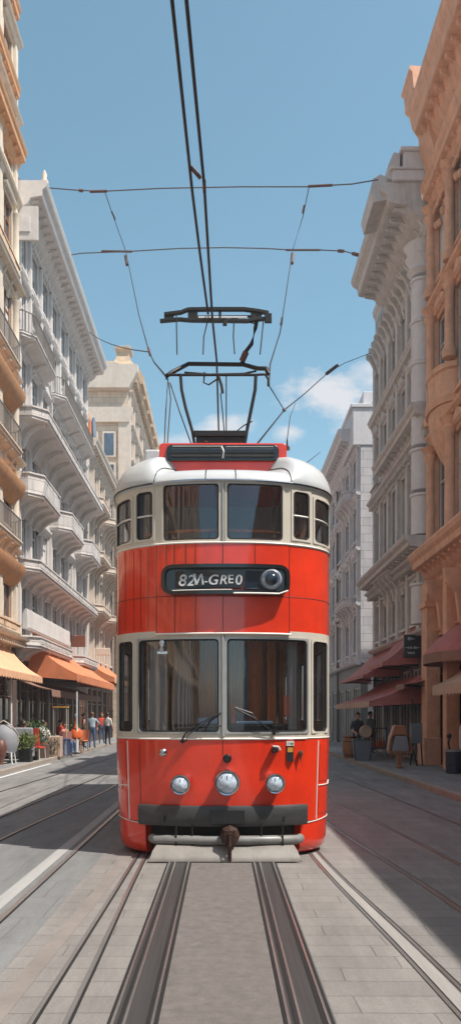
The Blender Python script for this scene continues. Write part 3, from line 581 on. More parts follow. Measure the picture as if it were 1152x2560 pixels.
def shell(u0, u1, zs, holes, m, name, off=0, th=.05, parent=None, smooth=30, offf=None):
    ex = [h for H in holes for h in H[:2]]; us = usamples(u0, u1, ex)
    zz = sorted(set([round(z, 4) for z in zs] + [round(z, 4) for H in holes for z in H[2:4]]))
    b = MB(); vo, vi = {}, {}
    g = offf or (lambda u, z: off)
    for i, u in enumerate(us):
        for j, z in enumerate(zz): vo[i, j] = b.v(S(u, g(u, z), z)); vi[i, j] = b.v(S(u, g(u, z) - th, z))
    def solid(i, j):
        if i < 0 or j < 0 or i >= len(us) - 1 or j >= len(zz) - 1: return False
        um, zm = (us[i] + us[i + 1]) / 2, (zz[j] + zz[j + 1]) / 2
        return not any(H[0] - 1e-3 < um < H[1] + 1e-3 and H[2] - 1e-3 < zm < H[3] + 1e-3 for H in holes)
    F_ = b.bm.faces.new
    for i in range(len(us) - 1):
        for j in range(len(zz) - 1):
            if not solid(i, j): continue
            F_((vo[i, j], vo[i + 1, j], vo[i + 1, j + 1], vo[i, j + 1])); F_((vi[i, j], vi[i, j + 1], vi[i + 1, j + 1], vi[i + 1, j]))
            if not solid(i - 1, j): F_((vo[i, j], vo[i, j + 1], vi[i, j + 1], vi[i, j]))
            if not solid(i + 1, j): F_((vo[i + 1, j], vi[i + 1, j], vi[i + 1, j + 1], vo[i + 1, j + 1]))
            if not solid(i, j - 1): F_((vo[i, j], vi[i, j], vi[i + 1, j], vo[i + 1, j]))
            if not solid(i, j + 1): F_((vo[i, j + 1], vo[i + 1, j + 1], vi[i + 1, j + 1], vi[i, j + 1]))
    for f in list(b.bm.faces):
        pass
    return b.build(name, m, parent or tram, smooth=smooth)
def rrect(u0, u1, z0, z1, r, n=5):
    out = []
    for (cu, cz, t0) in ((u1 - r, z1 - r, 0), (u0 + r, z1 - r, 90), (u0 + r, z0 + r, 180), (u1 - r, z0 + r, 270)):
        for k in range(n + 1): t = R(t0 + 90 * k / n); out.append((cu + r * math.cos(t), cz + r * math.sin(t)))
    dense = []
    for p, q in zip(out, out[1:] + out[:1]):
        m_ = max(1, int(math.dist(p, q) / .09)); dense += [(p[0] + (q[0] - p[0]) * k / m_, p[1] + (q[1] - p[1]) * k / m_) for k in range(m_)]
    return dense
def ring(u0, u1, z0, z1, r, wi, wo, m, name, parent, off=.006, th=.03, sm=40, rnd=False):
    """flat frame round an opening: wi inwards, wo outwards"""
    I = rrect(u0 + wi, u1 - wi, z0 + wi, z1 - wi, r); n = len(I)
    cu, cz = (u0 + u1) / 2, (z0 + z1) / 2; ku = ((u1 - u0) / 2 + wo) ; kz = ((z1 - z0) / 2 + wo); iu = (u1 - u0) / 2 - wi; iz = (z1 - z0) / 2 - wi
    O = []
    for (u, z) in I:
        a, c = (u - cu) / iu, (z - cz) / iz; q = max(abs(a), abs(c)); 
        O.append((cu + a / q * ku * (1 if q else 1), cz + c / q * kz))
    if rnd: O = rrect(u0 - wo, u1 + wo, z0 - wo, z1 + wo, r + wi + wo)
    b = MB(S)
    rings = [[(u, o_, z) for u, z in Q] for Q, o_ in ((O, off - th), (O, off), (I, off), (I, off - th))]
    V_ = [[b.v(p) for p in r_] for r_ in rings]
    for a in range(4):
        for i in range(n): j = (i + 1) % n; b.bm.faces.new((V_[a][i], V_[a][j], V_[(a + 1) % 4][j], V_[(a + 1) % 4][i]))
    return b.build(name, m, parent, smooth=sm)
def pane(u0, u1, z0, z1, off, m, name, parent):
    b = MB(S); us = usamples(u0, u1)
    for a, c in zip(us, us[1:]): b.face([(a, off, z0), (c, off, z0), (c, off, z1), (a, off, z1)])
    bmesh.ops.remove_doubles(b.bm, verts=b.bm.verts, dist=1e-4)
    return b.build(name, m, parent, smooth=60)
def sline(pts, r, off, b, n=5):
    d = []
    for p, q in zip(pts, pts[1:]):
        m_ = max(1, int(math.dist(p, q) / .06)); d += [(p[0] + (q[0] - p[0]) * k / m_, p[1] + (q[1] - p[1]) * k / m_) for k in range(m_)]
    d.append(pts[-1]); g = b.f; b.f = lambda x, y, z: (x, y, z)
    b.tube([S(u, off, z) for u, z in d], r, n); b.f = g
# --- openings
LW = [(.036, 1.035), (1.1, 1.4)]; UW = [(.036, .72), (.83, 1.07), (1.125, 1.5)]
lo_h = []; up_h = []
for sgn in (-1, 1):
    for (a, c) in LW: lo_h.append((min(sgn * a, sgn * c), max(sgn * a, sgn * c), 1.5, 2.62))
    for k, (a, c) in enumerate(UW): up_h.append((min(sgn * a, sgn * c), max(sgn * a, sgn * c), 3.768 + (0, .04, .04)[k], 4.462 - (0, .06, .1)[k]))
    u = UT + .25
    while u < UE - 1.1:
        a, c = sgn * u, sgn * (u + .95); lo_h.append((min(a, c), max(a, c), 1.6, 2.58)); up_h.append((min(a, c), max(a, c), 3.83, 4.36)); u += 1.15
shell(-UE, UE, (.42, .8, 1.42), [], MT['red'], 'lower_panel', th=.04)
shell(-UE, UE, (1.42, 2.71), lo_h, MT['cream'], 'lower_window_band', th=.06)
shell(-UE, UE, (2.71, 3.1, 3.73), [], MT['red'], 'middle_panel', th=.04)
shell(-UE, UE, (3.73, 4.5), up_h, MT['cream'], 'upper_window_band', th=.06)
shell(-.79, .79, (2.665, 3.1, 3.735), [], MT['red'], 'front_panel', off=.022, th=.022)
for sgn in (-1, 1):                       # skirts with a rounded toe
    a, c = (.96, UE) if sgn > 0 else (-UE, -.96)
    us = usamples(a, c); b = MB(); rr = []
    for (o_, z) in ((0, .4195), (0, .2), (-.015, .1), (-.06, .05), (-.12, .03), (-.12, .4195)): rr.append([S(u, o_, z) for u in us])
    V_ = [[b.v(p) for p in r_] for r_ in rr]
    for i in range(6):
        for j in range(len(us) - 1): b.bm.faces.new((V_[i][j], V_[i][j + 1], V_[(i + 1) % 6][j + 1], V_[(i + 1) % 6][j]))
    for j in (0, -1): b.bm.faces.new([V_[i][j] for i in range(6)])
    b.build('skirt', MT['red'], tram, smooth=50)
# --- rear wall, floors
b = MB(); b.box(-1.3, 1.3, TL - .05, TL, .3, 4.6); b.build('rear_wall', MT['cream'], tram)
b = MB()
for z0, z1 in ((1.0, 1.12), (2.95, 3.1)):
    b.plan([outline(u, -.075) for u in usamples(-UE, UE)], z0, z1)
islands(b.build('deck_floor', MT['ilining'], tram))
b = MB(); b.box(-1.0, 1.0, .35, TL - .3, .3, .9); b.build('undercarriage', MT['undercar'], tram)
# --- roof
def sst(x, a, c): t = min(1, max(0, (x - a) / (c - a))); return t * t * (3 - 2 * t)
RP = [(-.03, 4.43), (.018, 4.45), (.03, 4.49), (.02, 4.56), (-.01, 4.66), (-.06, 4.76), (-.14, 4.84), (-.25, 4.91), (-.4, 4.955), (-.6, 4.98), (-.85, 4.99)]
us = usamples(-UE, UE); b = MB(); rings = []
for o_, z in RP:
    r_ = []
    for u in us:
        x, y = outline(u, max(o_, -1.2)); k = .96 if z < 4.46 else .5 + .44 * sst(abs(u), .76, .92); 
        if abs(u) < UT: x, y = outline(u, o_)
        if o_ < -.3: 
            f = 1 + (o_) * .72; px, py = outline(u, 0); x = px * max(.25, 1 + o_ * .78); y = py + (-o_) * (1 if abs(u) < 1.3 else max(0, 1 - (abs(u) - 1.3) / .45)) if abs(u) < UT else py
        r_.append((x, y, 4.45 + (z - 4.45) * k if z > 4.45 else z))
    rings.append(r_)
V_ = [[b.v(p) for p in r_] for r_ in rings]
for i in range(len(V_) - 1):
    for j in range(len(us) - 1): b.bm.faces.new((V_[i][j], V_[i][j + 1], V_[i + 1][j + 1], V_[i + 1][j]))
b.bm.faces.new(V_[-1])
roof = b.build('roof', MT['roofw'], tram, smooth=55)
b = MB()
for u in (-.8, -.21, .165, .8):
    b.tube([tuple(Vector(rings[i][min(range(len(us)), key=lambda q: abs(us[q] - u))]) + Vector((0, -.002, .002))) for i in range(2, 9)], .006, 5)
islands(b.build('roof_seam', MT['black'], roof))
b = MB(); sline([(-1.9, 4.47), (1.9, 4.47)], .011, .03, b); b.build('gutter', MT['black'], roof)
b = MB(S); sline([(-.82, 4.47), (-.3, 4.475), (.82, 4.47)], .014, .034, b); b.build('visor_strip', MT['chrome'], roof)
# --- seams and white trims
b = MB()
for (u, z0, z1) in [(q, 2.68, 3.73) for q in (-.785, -.565, -.32, 0, .785)] + [(-.43, 3.45, 3.73), (.375, 3.45, 3.73), (-.66, 3.45, 3.73)]: sline([(u, z0), (u, z1)], .0035, .0235, b)
sline([(-.79, 3.12), (-.3, 3.11), (.3, 3.11), (.79, 3.12)], .003, .0235, b)
for q in (-1, 1): sline([(q * .8, 3.12), (q * UE * .98, 3.12)], .0035, .001, b)
for u in (-1.62, -1.5, -1.38, -1.24, -1.1, -1.0, -.9): sline([(u, 2.74), (u, 3.7)], .003, .001, b)
for u in (-1.33, -1.02): sline([(u, .5), (u, 1.38)], .004, .001, b)
sline([(0, 1.24), (0, 1.42)], .0035, .001, b)
for q in (-1, 1): sline([(q * .96, .425), (q * UE * .98, .425)], .004, .002, b)
b.build('panel_seam', MT['seam'], tram)
b = MB()
for q in (-1, 1):
    sline([(q * .9, 1.435), (q * 2.4, 1.435)], .008, .002, b); sline([(q * 1.2, .44), (q * 1.2, 1.40)], .009, .003, b)
    sline([(q * 1.22, .85), (q * 1.5, .85), (q * 1.55, .89)], .008, .003, b); sline([(q * 1.03, .405), (q * 1.4, .44), (q * 1.8, .45)], .006, .004, b)
    sline([(q * .8, 3.745), (q * 2.6, 3.745)], .012, .003, b)
sline([(-.8, 2.672), (.8, 2.672)], .012, .024, b); sline([(-1.02, 1.43), (1.02, 1.43)], .012, .003, b); sline([(-.8, 3.742), (.8, 3.742)], .012, .022, b)
islands(b.build('trim_strip', MT['trim'], tram))
b = MB(S)
for q in (-1, 1):
    for (u0, u1, z0, z1) in ((1.235, 1.5, .5, .8), (1.235, 1.5, .9, 1.36)): 
        a, c = sorted((q * u0, q * u1)); us2 = usamples(a, c); b.loft([[(u, .003, z0), (u, .006, z0), (u, .006, z1), (u, .003, z1)] for u in us2])
islands(b.build('access_panel', MT['red'], tram))
# --- windows
def twindow(H, r, m, wi=.01, wo=.012, off=.01, bar=None):
    f = ring(H[0], H[1], H[2], H[3], r, wi, wo, m, 'window', tram, off=off)
    ring(H[0] + wi, H[1] - wi, H[2] + wi, H[3] - wi, r * .8, .018, .0, MT['rubber'], 'seal', f, off=off - .012, th=.02)
    pane(H[0] + .005, H[1] - .005, H[2] + .005, H[3] - .005, -.02, MT['tglass'], 'pane', f)
    if bar:
        b = MB(); sline([(H[0] + .02, bar), (H[1] - .02, bar)], .012, -.008, b); b.build('sash_bar', MT['trim'], f)
    return f
for H in lo_h:
    side_ = abs(H[0]) > UT or abs(H[1]) > UT and abs(H[0]) > UT
    twindow(H, .05, MT['frame'] if max(abs(H[0]), abs(H[1])) < 1.1 else MT['cream'], bar=None)
for H in up_h:
    c_ = max(abs(H[0]), abs(H[1])); twindow(H, .05 if c_ < .8 else .05, MT['cream'], wi=.012, bar=4.1 if .8 < c_ < 1.7 else None)
b = MB()
sline([(0, 3.76), (0, 4.45)], .022, .0, b, 8); b.build('upper_mullion', MT['frame'], tram, smooth=50)
b = MB(); sline([(0, 1.46), (0, 2.65)], .027, .0, b, 8); b.build('lower_mullion', MT['frame'], tram, smooth=50)
# --- destination sign
sg_ = MB(S)
def rr_solid(b, u0, u1, z0, z1, r, o0, o1, lip=0):
    for_ = rrect(u0, u1, z0, z1, r)
    b.loft([[(u, o0, z) for u, z in for_], [(u, o1, z) for u, z in for_]])
rr_solid(sg_, -.67, .73, 3.14, 3.455, .09, .02, .075); sign = sg_.build('destination_sign', MT['black'], tram, smooth=40)
ring(-.67, .73, 3.14, 3.455, .075, .025, .018, MT['black'], 'sign_rim', sign, off=.13, th=.1, rnd=True)
b = MB(); sline([(.12, 3.128), (.62, 3.13), (.72, 3.17)], .011, .14, b); sline([(-.56, 3.165), (.1, 3.17)], .006, .135, b); b.build('sign_lip', MT['trim'], sign)
b = MB(S); rr_solid(b, -.54, .22, 3.2, 3.40, .02, .074, .082); b.build('sign_screen', MT['screen'], sign)
b = MB(S); rr_solid(b, .24, .56, 3.19, 3.40, .02, .074, .082); b.build('side_screen', MT['screenb'], sign)
def text(s_, size, x, y, z, m, name, parent, rx=90, rz=0, shear=0, ext=.003, space=1.0, align='LEFT'):
    cu = bpy.data.curves.new(name, 'FONT'); cu.body = s_; cu.size = size; cu.extrude = ext; cu.shear = shear; cu.space_character = space; cu.align_x = align; cu.offset = size * .012
    o = bpy.data.objects.new(name, cu); col.objects.link(o)
    me = bpy.data.meshes.new_from_object(o.evaluated_get(bpy.context.evaluated_depsgraph_get())); bpy.data.objects.remove(o)
    me.materials.clear(); me.materials.append(m)
    for p_ in me.polygons: p_.material_index = 0
    o = bpy.data.objects.new(name, me); col.objects.link(o); o.location = (x, y, z); o.rotation_euler = (R(rx), 0, R(rz))
    if parent: o.parent = parent
    return o
fo = outline(0, .088)[1]
for s_, x, zz, sz, sh in (('8', -.515, 3.225, .19, .15), ('2', -.415, 3.225, .18, .25), ('И', -.325, 3.235, .17, -.15), ('-', -.205, 3.24, .12, 0), ('G', -.17, 3.235, .165, .2), ('R', -.035, 3.24, .15, .2), ('E', .065, 3.25, .14, 0), ('0', .15, 3.235, .165, .1)):
    text(s_, sz, x - .01, outline(x + (.03 if x < 0 else .05), .098)[1], zz, MT['letter'], 'lettering', sign, shear=sh)
b = MB(); b.lathe([(.125, 0), (.13, .03), (.115, .06), (.1, .07), (.095, .05), (.0, .05)], (.565, outline(.565, .075)[1], 3.30), 24, 'y'); lm = b.build('sign_lamp', MT['pewter'], sign, smooth=40)
b = MB(); b.lathe([(.075, .045), (.07, .065), (.04, .08), (0, .085)], (.565, outline(.565, .075)[1], 3.30), 20, 'y'); b.build('lens', MT['screenb'], lm, smooth=60)
# --- headlights
for (x, z, r, lbl) in ((.05, .925, .15, 'large middle headlight'), (-.495, .9, .118, None), (.61, .91, .118, None)):
    y = outline(x, 0)[1]
    b = MB(); b.lathe([(r * .8, -.02), (r * .85, .05), (r, .08), (r * 1.02, .15), (r * .96, .17), (r * .86, .165), (r * .84, .13), (0, .13)], (x, y, z), 28, 'y'); h = b.build('headlight', MT['chrome'], tram, smooth=40)
    if lbl: h['label'] = lbl
    b = MB(); b.lathe([(r * .85, .131), (r * .8, .15), (r * .5, .178), (0, .19)], (x, y, z), 28, 'y'); b.build('lens', MT['lens'], h, smooth=60)
    b = MB()
    for k in (-.4, 0, .4): b.box(x + r * k - .004, x + r * k + .004, y - .186 + abs(k) * .03, y - .15, z - r * .55, z + r * .55)
    b.build('lens_rib', MT['chrome'], h)
# --- small fittings
y = outline(.05, 0)[1]
b = MB(); b.lathe([(.05, -.01), (.052, .03), (.035, .05), (.03, .03), (0, .03)], (.05, y, 1.2), 18, 'y'); b.build('horn', MT['black'], tram, smooth=40)
y = outline(-.72, 0)[1]
b = MB(); b.lathe([(.045, -.01), (.045, .02), (.025, .04), (0, .045)], (-.71, y, 1.265), 14, 'y'); b.build('badge', MT['chrome'], tram, smooth=40)
y = outline(.62, 0)[1]
b = MB(); b.lathe([(.045, -.01), (.048, .03), (.04, .08), (.02, .1), (0, .1)], (.61, y, 1.3), 14, 'y'); k_ = b.build('marker_lamp', MT['black'], tram, smooth=40)
b = MB(); b.tube([(.59, y - .09, 1.345), (.65, y - .12, 1.34), (.67, y - .1, 1.3)], .012, 6); b.build('bracket', MT['plate'], k_)
y = outline(.81, 0)[1]
b = MB(); b.box(.755, .845, y - .03, y + .02, 1.345, 1.40); b.build('plate', MT['plate'], tram)
text('· 7 7M', .028, .765, y - .033, 1.362, MT['black'], 'plate_lettering', tram, ext=.001)
b = MB(); b.box(.76, .84, y - .028, y + .02, 1.16, 1.335); q_ = b.build('label_plate', MT['black'], tram)
b = MB(); b.box(.768, .832, y - .033, y - .029, 1.27, 1.325); b.build('label_band', MT['amber'], q_)
y = outline(.92, 0)[1]
b = MB(); b.lathe([(.02, 0), (.03, .02), (.024, .05), (0, .055)], (.93, y, 1.26), 12, 'y'); b.lathe([(0, -.12), (.018, -.02), (.02, 0)], (.93, y - .03, 1.25), 8); b.build('indicator', MT['copper'], tram, smooth=50)
# --- bumper, coupler, guard
b = MB()
us = [-1.0 + i * .05 for i in range(41)]
b.loft([[S(u, .0, .4), S(u, .07, .4), S(u, .085, .43), S(u, .085, .61), S(u, .07, .64), S(u, .0, .64)] for u in us]); bp = b.build('bumper', MT['bumper'], tram, smooth=40)
b = MB(); b.box(-.15, .25, -.1, -.083, .44, .6); b.build('bumper_plate', MT['black'], bp, bevel=.004)
b = MB(); b.tube([(.05, -.102, .45), (.05, -.102, .58)], .004, 4)
for x in (-.7, -.4, .42, .72): b.box(x, x + .012, outline(x, .088)[1] - .004, outline(x, .088)[1] + .02, .45, .52)
islands(b.build('bumper_slot', MT['undercar'], bp))
b = MB(); b.lathe([(.07, 0), (.11, .04), (.12, .1), (.1, .16), (.05, .18), (0, .17)], (.08, -.02, .31), 8, 'y'); b.box(.01, .15, -.2, -.15, .2, .38); b.box(.055, .1, -.22, -.2, .03, .35)
b.tube([(.08, -.22, .32), (.08, -.26, .2), (.08, -.22, .1), (.08, -.2, .0)], .012, 6); b.build('coupler', MT['rust'], tram, bevel=.006)
b = MB(); b.plan([outline(u, -.16) for u in [-1.15 + i * .1 for i in range(24)]] + [(1.0, 1.3), (-1.0, 1.3)], .1, .44); b.build('front_recess', MT['undercar'], tram)
b = MB(); b.tube([(-.84, .14, .24), (-.8, .03, .24), (-.2, -.04, .24), (.3, -.04, .24), (.88, .03, .24), (.92, .14, .24)], .055, 12); b.build('guard_roller', MT['roller'], tram, smooth=50)
b = MB(); b.loft([[(x, -.02 - q, z) for x, z in ((-.83 - w_, z_), (-.83 - w_, z_ + .012), (.88 + w_, z_ + .012), (.88 + w_, z_))] for q, z_, w_ in ((-.02, .175, -.05), (.04, .165, -.04), (.1, .12, -.01), (.16, .06, .01), (.19, .015, .04))]); b.build('guard_apron', MT['fender'], tram, smooth=50, bevel=.004)
b = MB()
for x in (-.55, -.36, .45, .7): b.tube([(x, -.02, .42), (x, -.05, .15)], .012, 6)
islands(b.build('guard_hanger', MT['dark'], tram))
for yy in (1.9, 3.6, 6.0, 7.7):
    for sx_ in (-1, 1):
        b = MB(); b.f = lambda a, c, d, sx_=sx_, yy=yy: (sx_ * (.48 + a), yy + c, .33 + d)
        n_ = 20; rgs = [[(h, r_ * math.cos(2 * math.pi * k / n_), r_ * math.sin(2 * math.pi * k / n_)) for k in range(n_)] for r_, h in ((.02, -.06), (.33, -.06), (.33, .04), (.28, .05), (.1, .03), (.02, .06))]
        b.loft(rgs); b.build('wheel', MT['rust'], tram, smooth=40)
# --- wipers
def wiper(name, piv, tips):
    b = MB(); b.tube([S(*piv)] + [S(*p) for p in tips], .012, 6, .006)
    b.tube([S(piv[0] + .05, piv[1], piv[2])] + [S(p[0] + .03, p[1], p[2] - .02) for p in tips[:-1]] + [S(*tips[-1])], .007, 5)
    b.lathe([(.025, -.02), (.025, .03), (0, .035)], S(piv[0], 0, piv[2]), 10, 'y')
    return b.build('wiper', MT['black'], tram, smooth=50)
w1 = wiper('wiper', (-.48, .04, 1.4), [(-.43, .05, 1.5), (-.3, .05, 1.6), (-.02, .045, 1.74)])
b = MB(); b.tube([S(-.55, .03, 1.555), S(-.3, .03, 1.56), S(-.02, .03, 1.585)], .008, 5); b.tube([S(-.22, .03, 1.52), S(-.15, .03, 1.64), S(-.04, .03, 1.72)], .01, 5); b.build('blade', MT['rubber'], w1)
w2 = wiper('wiper', (.6, .04, 1.5), [(.5, .05, 1.57), (.36, .05, 1.68), (.14, .045, 1.79)])
b = MB(); b.tube([S(.14, .03, 1.8), S(.34, .03, 1.73), S(.38, .03, 1.66)], .012, 5); b.build('blade', MT['rubber'], w2)
# --- inside
def folds(u0, u1, z0, z1, off, m, name, amp=.02, per=.05):
    b = MB(); n_ = int((u1 - u0) / per * 4) + 2; P = []
    for i in range(n_):
        u = u0 + (u1 - u0) * i / (n_ - 1); P.append((u, off + amp * math.sin(i * math.pi / 2)))
    b.loft([[S(u, o_, z) for u, o_ in P] + [S(u, o_ - .012, z) for u, o_ in reversed(P)] for z in (z0, z1)]); return b.build(name, m, tram, smooth=60)
folds(-.98, -.74, 1.47, 2.64, -.16, MT['curtain'], 'curtain'); folds(-.7, -.42, 1.47, 2.64, -.34, MT['curtain'], 'curtain', .03, .06); folds(.86, 1.0, 1.47, 2.64, -.16, MT['curtain'], 'curtain'); folds(.62, .74, 1.47, 2.64, -.3, MT['wood'], 'curtain', .02, .05)
folds(-.4, -.12, 1.47, 2.64, -.62, MT['wood'], 'curtain', .03, .07); folds(.1, .3, 1.47, 2.64, -.55, MT['curtain'], 'curtain', .025, .06); folds(.36, .56, 1.47, 2.64, -.42, MT['wood'], 'curtain', .02, .05)
folds(1.25, 1.36, 1.5, 2.62, -.2, MT['curtain'], 'curtain'); folds(-1.25, -1.17, 1.5, 2.62, -.2, MT['curtain'], 'curtain')
b = MB()
for x, y, w_ in ((-.42, .9, .09), (-.16, .7, .05), (.14, 1.1, .06), (.48, 1.2, .07), (.4, .75, .04), (-.28, 2.2, .1), (.3, 2.3, .1), (.72, .9, .06), (-.7, 1.5, .08), (.55, 3.0, .12), (-.55, 3.2, .12)): b.box(x, x + w_, y, y + .05, 1.121, 2.949)
islands(b.build('post', MT['wood'], tram, bevel=.008))
b = MB(); b.box(-.42, -.14, 1.3, 1.34, 1.5, 2.5).box(.2, .34, 1.0, 1.03, 1.6, 2.6).box(-.4, -.16, 1.28, 1.3, 1.9, 2.3); islands(b.build('partition', MT['blueint'], tram))
b = MB(); b.box(-.6, -.5, .7, .74, 1.9, 2.45).lathe([(.05, 0), (.05, .02)], (-.55, .72, 2.45), 12); b.build('inner_pane', MT['curtain'], tram)
b = MB(); b.box(-1.0, 1.0, 3.95, 4.0, 1.121, 2.949).box(-1.1, 1.1, 4.5, 4.55, 3.101, 4.45); islands(b.build('bulkhead', MT['ilining'], tram))
b = MB(); b.plan([(-.85, .35), (-.4, .18), (.4, .18), (.85, .35), (.8, .55), (-.8, .55)], 1.12, 1.6); b.build('driver_desk', MT['dark'], tram, bevel=.02)
b = MB(); b.box(.15, .6, .2, .5, 1.601, 1.64).box(-.3, 0, .25, .5, 1.601, 1.68); islands(b.build('desk_panel', MT['blueint'], tram, bevel=.01))
b = MB(); b.box(.1, .14, .3, .34, 1.601, 1.85).box(.74, .82, .3, .42, 1.7, 1.95); islands(b.build('desk_lever', MT['orange'], tram, bevel=.008))
b = MB(); b.lathe([(.03, 0), (.05, .03), (.05, .12), (.02, .16)], (-.72, .12, 2.46), 10); b.box(-.78, -.66, .1, .16, 2.44, 2.47); b.build('interior_lamp', MT['chrome'], tram, smooth=40)
def bench(x, y, z):
    b = MB(); b.box(x - .42, x + .42, y, y + .42, z + .4, z + .5); s_ = b.build('bench_seat', MT['seatm'], tram, bevel=.02)
    b = MB(); b.box(x - .42, x + .42, y + .42, y + .5, z + .4, z + 1.0); b.build('backrest', MT['seatm'], s_, bevel=.02)
    b = MB(); b.box(x - .35, x - .31, y + .1, y + .35, z, z + .4).box(x + .31, x + .35, y + .1, y + .35, z, z + .4); b.build('bench_leg', MT['chrome'], s_)
for yy in (4.9, 6.0, 7.1):
    for xx in (-.7, .7): bench(xx, yy, 1.12)
for yy in (1.9, 2.9, 3.8):
    for xx in (-.65, .65): bench(xx, yy, 3.1)
b = MB(); b.tube([(-.95, .42, 3.92), (-.5, .24, 3.93), (0, .18, 3.93), (.5, .24, 3.93), (.95, .42, 3.92)], .022, 8); b.build('handrail', MT['wood'], tram, smooth=50)
b = MB(); b.box(-.9, .9, .36, .4, 3.1, 3.88); b.build('front_bench_back', MT['wood'], tram)
b = MB(); b.box(-1.1, -.02, 4.44, 4.49, 3.5, 4.3).box(.1, 1.0, 4.44, 4.49, 3.6, 4.2); islands(b.build('blue_panel', MT['blueint'], tram))
b = MB()
for x, y in ((-.55, .8), (.66, .9), (-.2, 2.6), (.4, 2.4), (.98, 1.1), (-.98, 1.1)): b.tube([(x, y, 3.1), (x, y, 4.5)], .018, 8)
islands(b.build('grab_pole', MT['chrome'], tram, smooth=50))
# --- roof equipment and pantograph
b = MB(); bx = rrect(-.79, .79, 4.55, 5.09, .05)
b.loft([[(u, y, z) for u, z in bx] for y in (.5, 1.5)]); rb = b.build('roof_box', MT['red'], tram, smooth=30, bevel=.01)
def flat_rr(b, x0, x1, z0, z1, r, y0, y1):
    q = rrect(x0, x1, z0, z1, r); b.loft([[(u, y, z) for u, z in q] for y in (y0, y1)])
b = MB(); flat_rr(b, -.70, .69, 4.86, 5.055, .07, .46, .499); g = b.build('roof_grille', MT['black'], rb, smooth=30, bevel=.006)
b = MB()
for x0, x1 in ((-.64, -.02), (.03, .63)):
    b.loft([[(x, .459 - .05 * math.sin(q), 4.957 - .062 * math.cos(q)) for q in [math.pi * k / 10 for k in range(11)]] for x in (x0, x1)])
islands(b.build('louvre', MT['black'], g, smooth=50))
b = MB(); b.box(-.62, -.03, .435, .458, 5.025, 5.032).box(.04, .62, .435, .458, 5.02, 5.026); b.tube([(-.02, .44, 5.03), (.01, .43, 4.96), (.0, .44, 4.88)], .012, 5); b.build('grille_trim', MT['trim'], g)
b = MB(); b.box(-1.0, -.795, .75, 1.4, 4.7, 5.1).box(.8, .93, 1.0, 1.6, 4.7, 5.0); islands(b.build('roof_locker', MT['roofw'], tram, bevel=.03))
b = MB(); b.lathe([(.035, 0), (.03, .04), (.012, .05), (.008, .13)], (.8, .55, 5.02), 8); b.build('aerial', MT['dark'], tram)
panto = MB(); Y0 = 1.97                    # depth of the pantograph, tram-local
panto.box(-.41, .34, Y0 - .03, Y0 + .03, 5.68, 5.76).box(-.38, .31, Y0 - .01, Y0 + .01, 5.5, 5.68).box(-.41, .34, Y0 - .03, Y0 + .6, 5.44, 5.5).box(-.41, -.35, Y0 + .03, Y0 + .6, 5.5, 5.56)
for x in (-.36, -.03, .28):
    for yy in (Y0, Y0 + .5): panto.box(x - .02, x + .02, yy - .02, yy + .02, 4.9, 5.44)
pn = panto.build('pantograph', MT['dark'], tram, bevel=.005)
b = MB(); b.tube([(-.03, Y0, 5.5), (-.03, Y0, 5.7)], .012, 6); b.lathe([(.02, 0), (.06, .02), (.03, .05), (.06, .07), (.02, .1)], (-.24, Y0 - .02, 5.51), 8); b.build('base_insulator', MT['rust'], pn)
def arm(pts, r, name='arm', m='dark'): b = MB(); b.tube(pts, r, 8); return b.build(name, MT[m], pn, smooth=50)
arm([(-.39, Y0, 5.5), (-.43, Y0, 5.75), (-.53, Y0, 6.1), (-.585, Y0, 6.35), (-.6, Y0, 6.56)], .022); arm([(.3, Y0, 5.5), (.34, Y0, 5.75), (.41, Y0, 6.1), (.46, Y0, 6.35), (.47, Y0, 6.56)], .024)
arm([(-.8, Y0, 6.5), (-.79, Y0, 6.56), (-.6, Y0, 6.56), (.45, Y0, 6.56), (.6, Y0, 6.57), (.65, Y0, 6.5), (.65, Y0, 6.4)], .02, 'head_bar')
arm([(-.79, Y0 + .02, 6.56), (-.74, Y0 + .2, 6.68), (-.5, Y0 + .3, 6.85), (.3, Y0 + .3, 6.84), (.5, Y0 + .2, 6.74), (.62, Y0 + .02, 6.66), (.645, Y0, 6.57)], .032, 'head_bar')
arm([(-.55, Y0 + .15, 6.66), (-.2, Y0 + .1, 6.61), (.3, Y0 + .1, 6.62), (.48, Y0 + .1, 6.66)], .016, 'head_bar')
arm([(.28, Y0 + .3, 6.86), (.3, Y0 + .25, 6.96), (.42, Y0 + .2, 7.1), (.47, Y0 + .15, 7.3), (.5, Y0 + .1, 7.46)], .028)
arm([(.28, Y0 + .28, 6.88), (.34, Y0 + .24, 7.0)], .045, 'hinge', 'copper'); arm([(.02, Y0 + .1, 7.44), (.25, Y0 + .1, 7.4), (.45, Y0 + .1, 7.34)], .008)
arm([(-.26, Y0, 6.6), (-.27, Y0, 6.45), (-.2, Y0, 6.42), (-.08, Y0, 6.5)], .012); arm([(-.06, Y0, 6.54), (-.02, Y0, 6.42), (.0, Y0, 6.3)], .02)
b = MB(); yy = Y0 + .1
def beam(pts, h, dy):
    for (xa, za), (xb, zb) in zip(pts, pts[1:]): b.loft([[(x, yy + dy + q, z + r) for q, r in ((-.03, -h / 2), (.03, -h / 2), (.03, h / 2), (-.03, h / 2))] for x, z in ((xa, za), (xb, zb))])
beam([(-.84, 7.47), (-.6, 7.5), (-.5, 7.54), (-.2, 7.545), (.3, 7.545), (.5, 7.52), (.66, 7.49)], .05, 0)
beam([(-.9, 7.375), (-.62, 7.40), (-.45, 7.385), (.35, 7.375), (.5, 7.40), (.64, 7.41)], .045, 0)
beam([(-.5, 7.46), (.42, 7.465)], .022, .05)
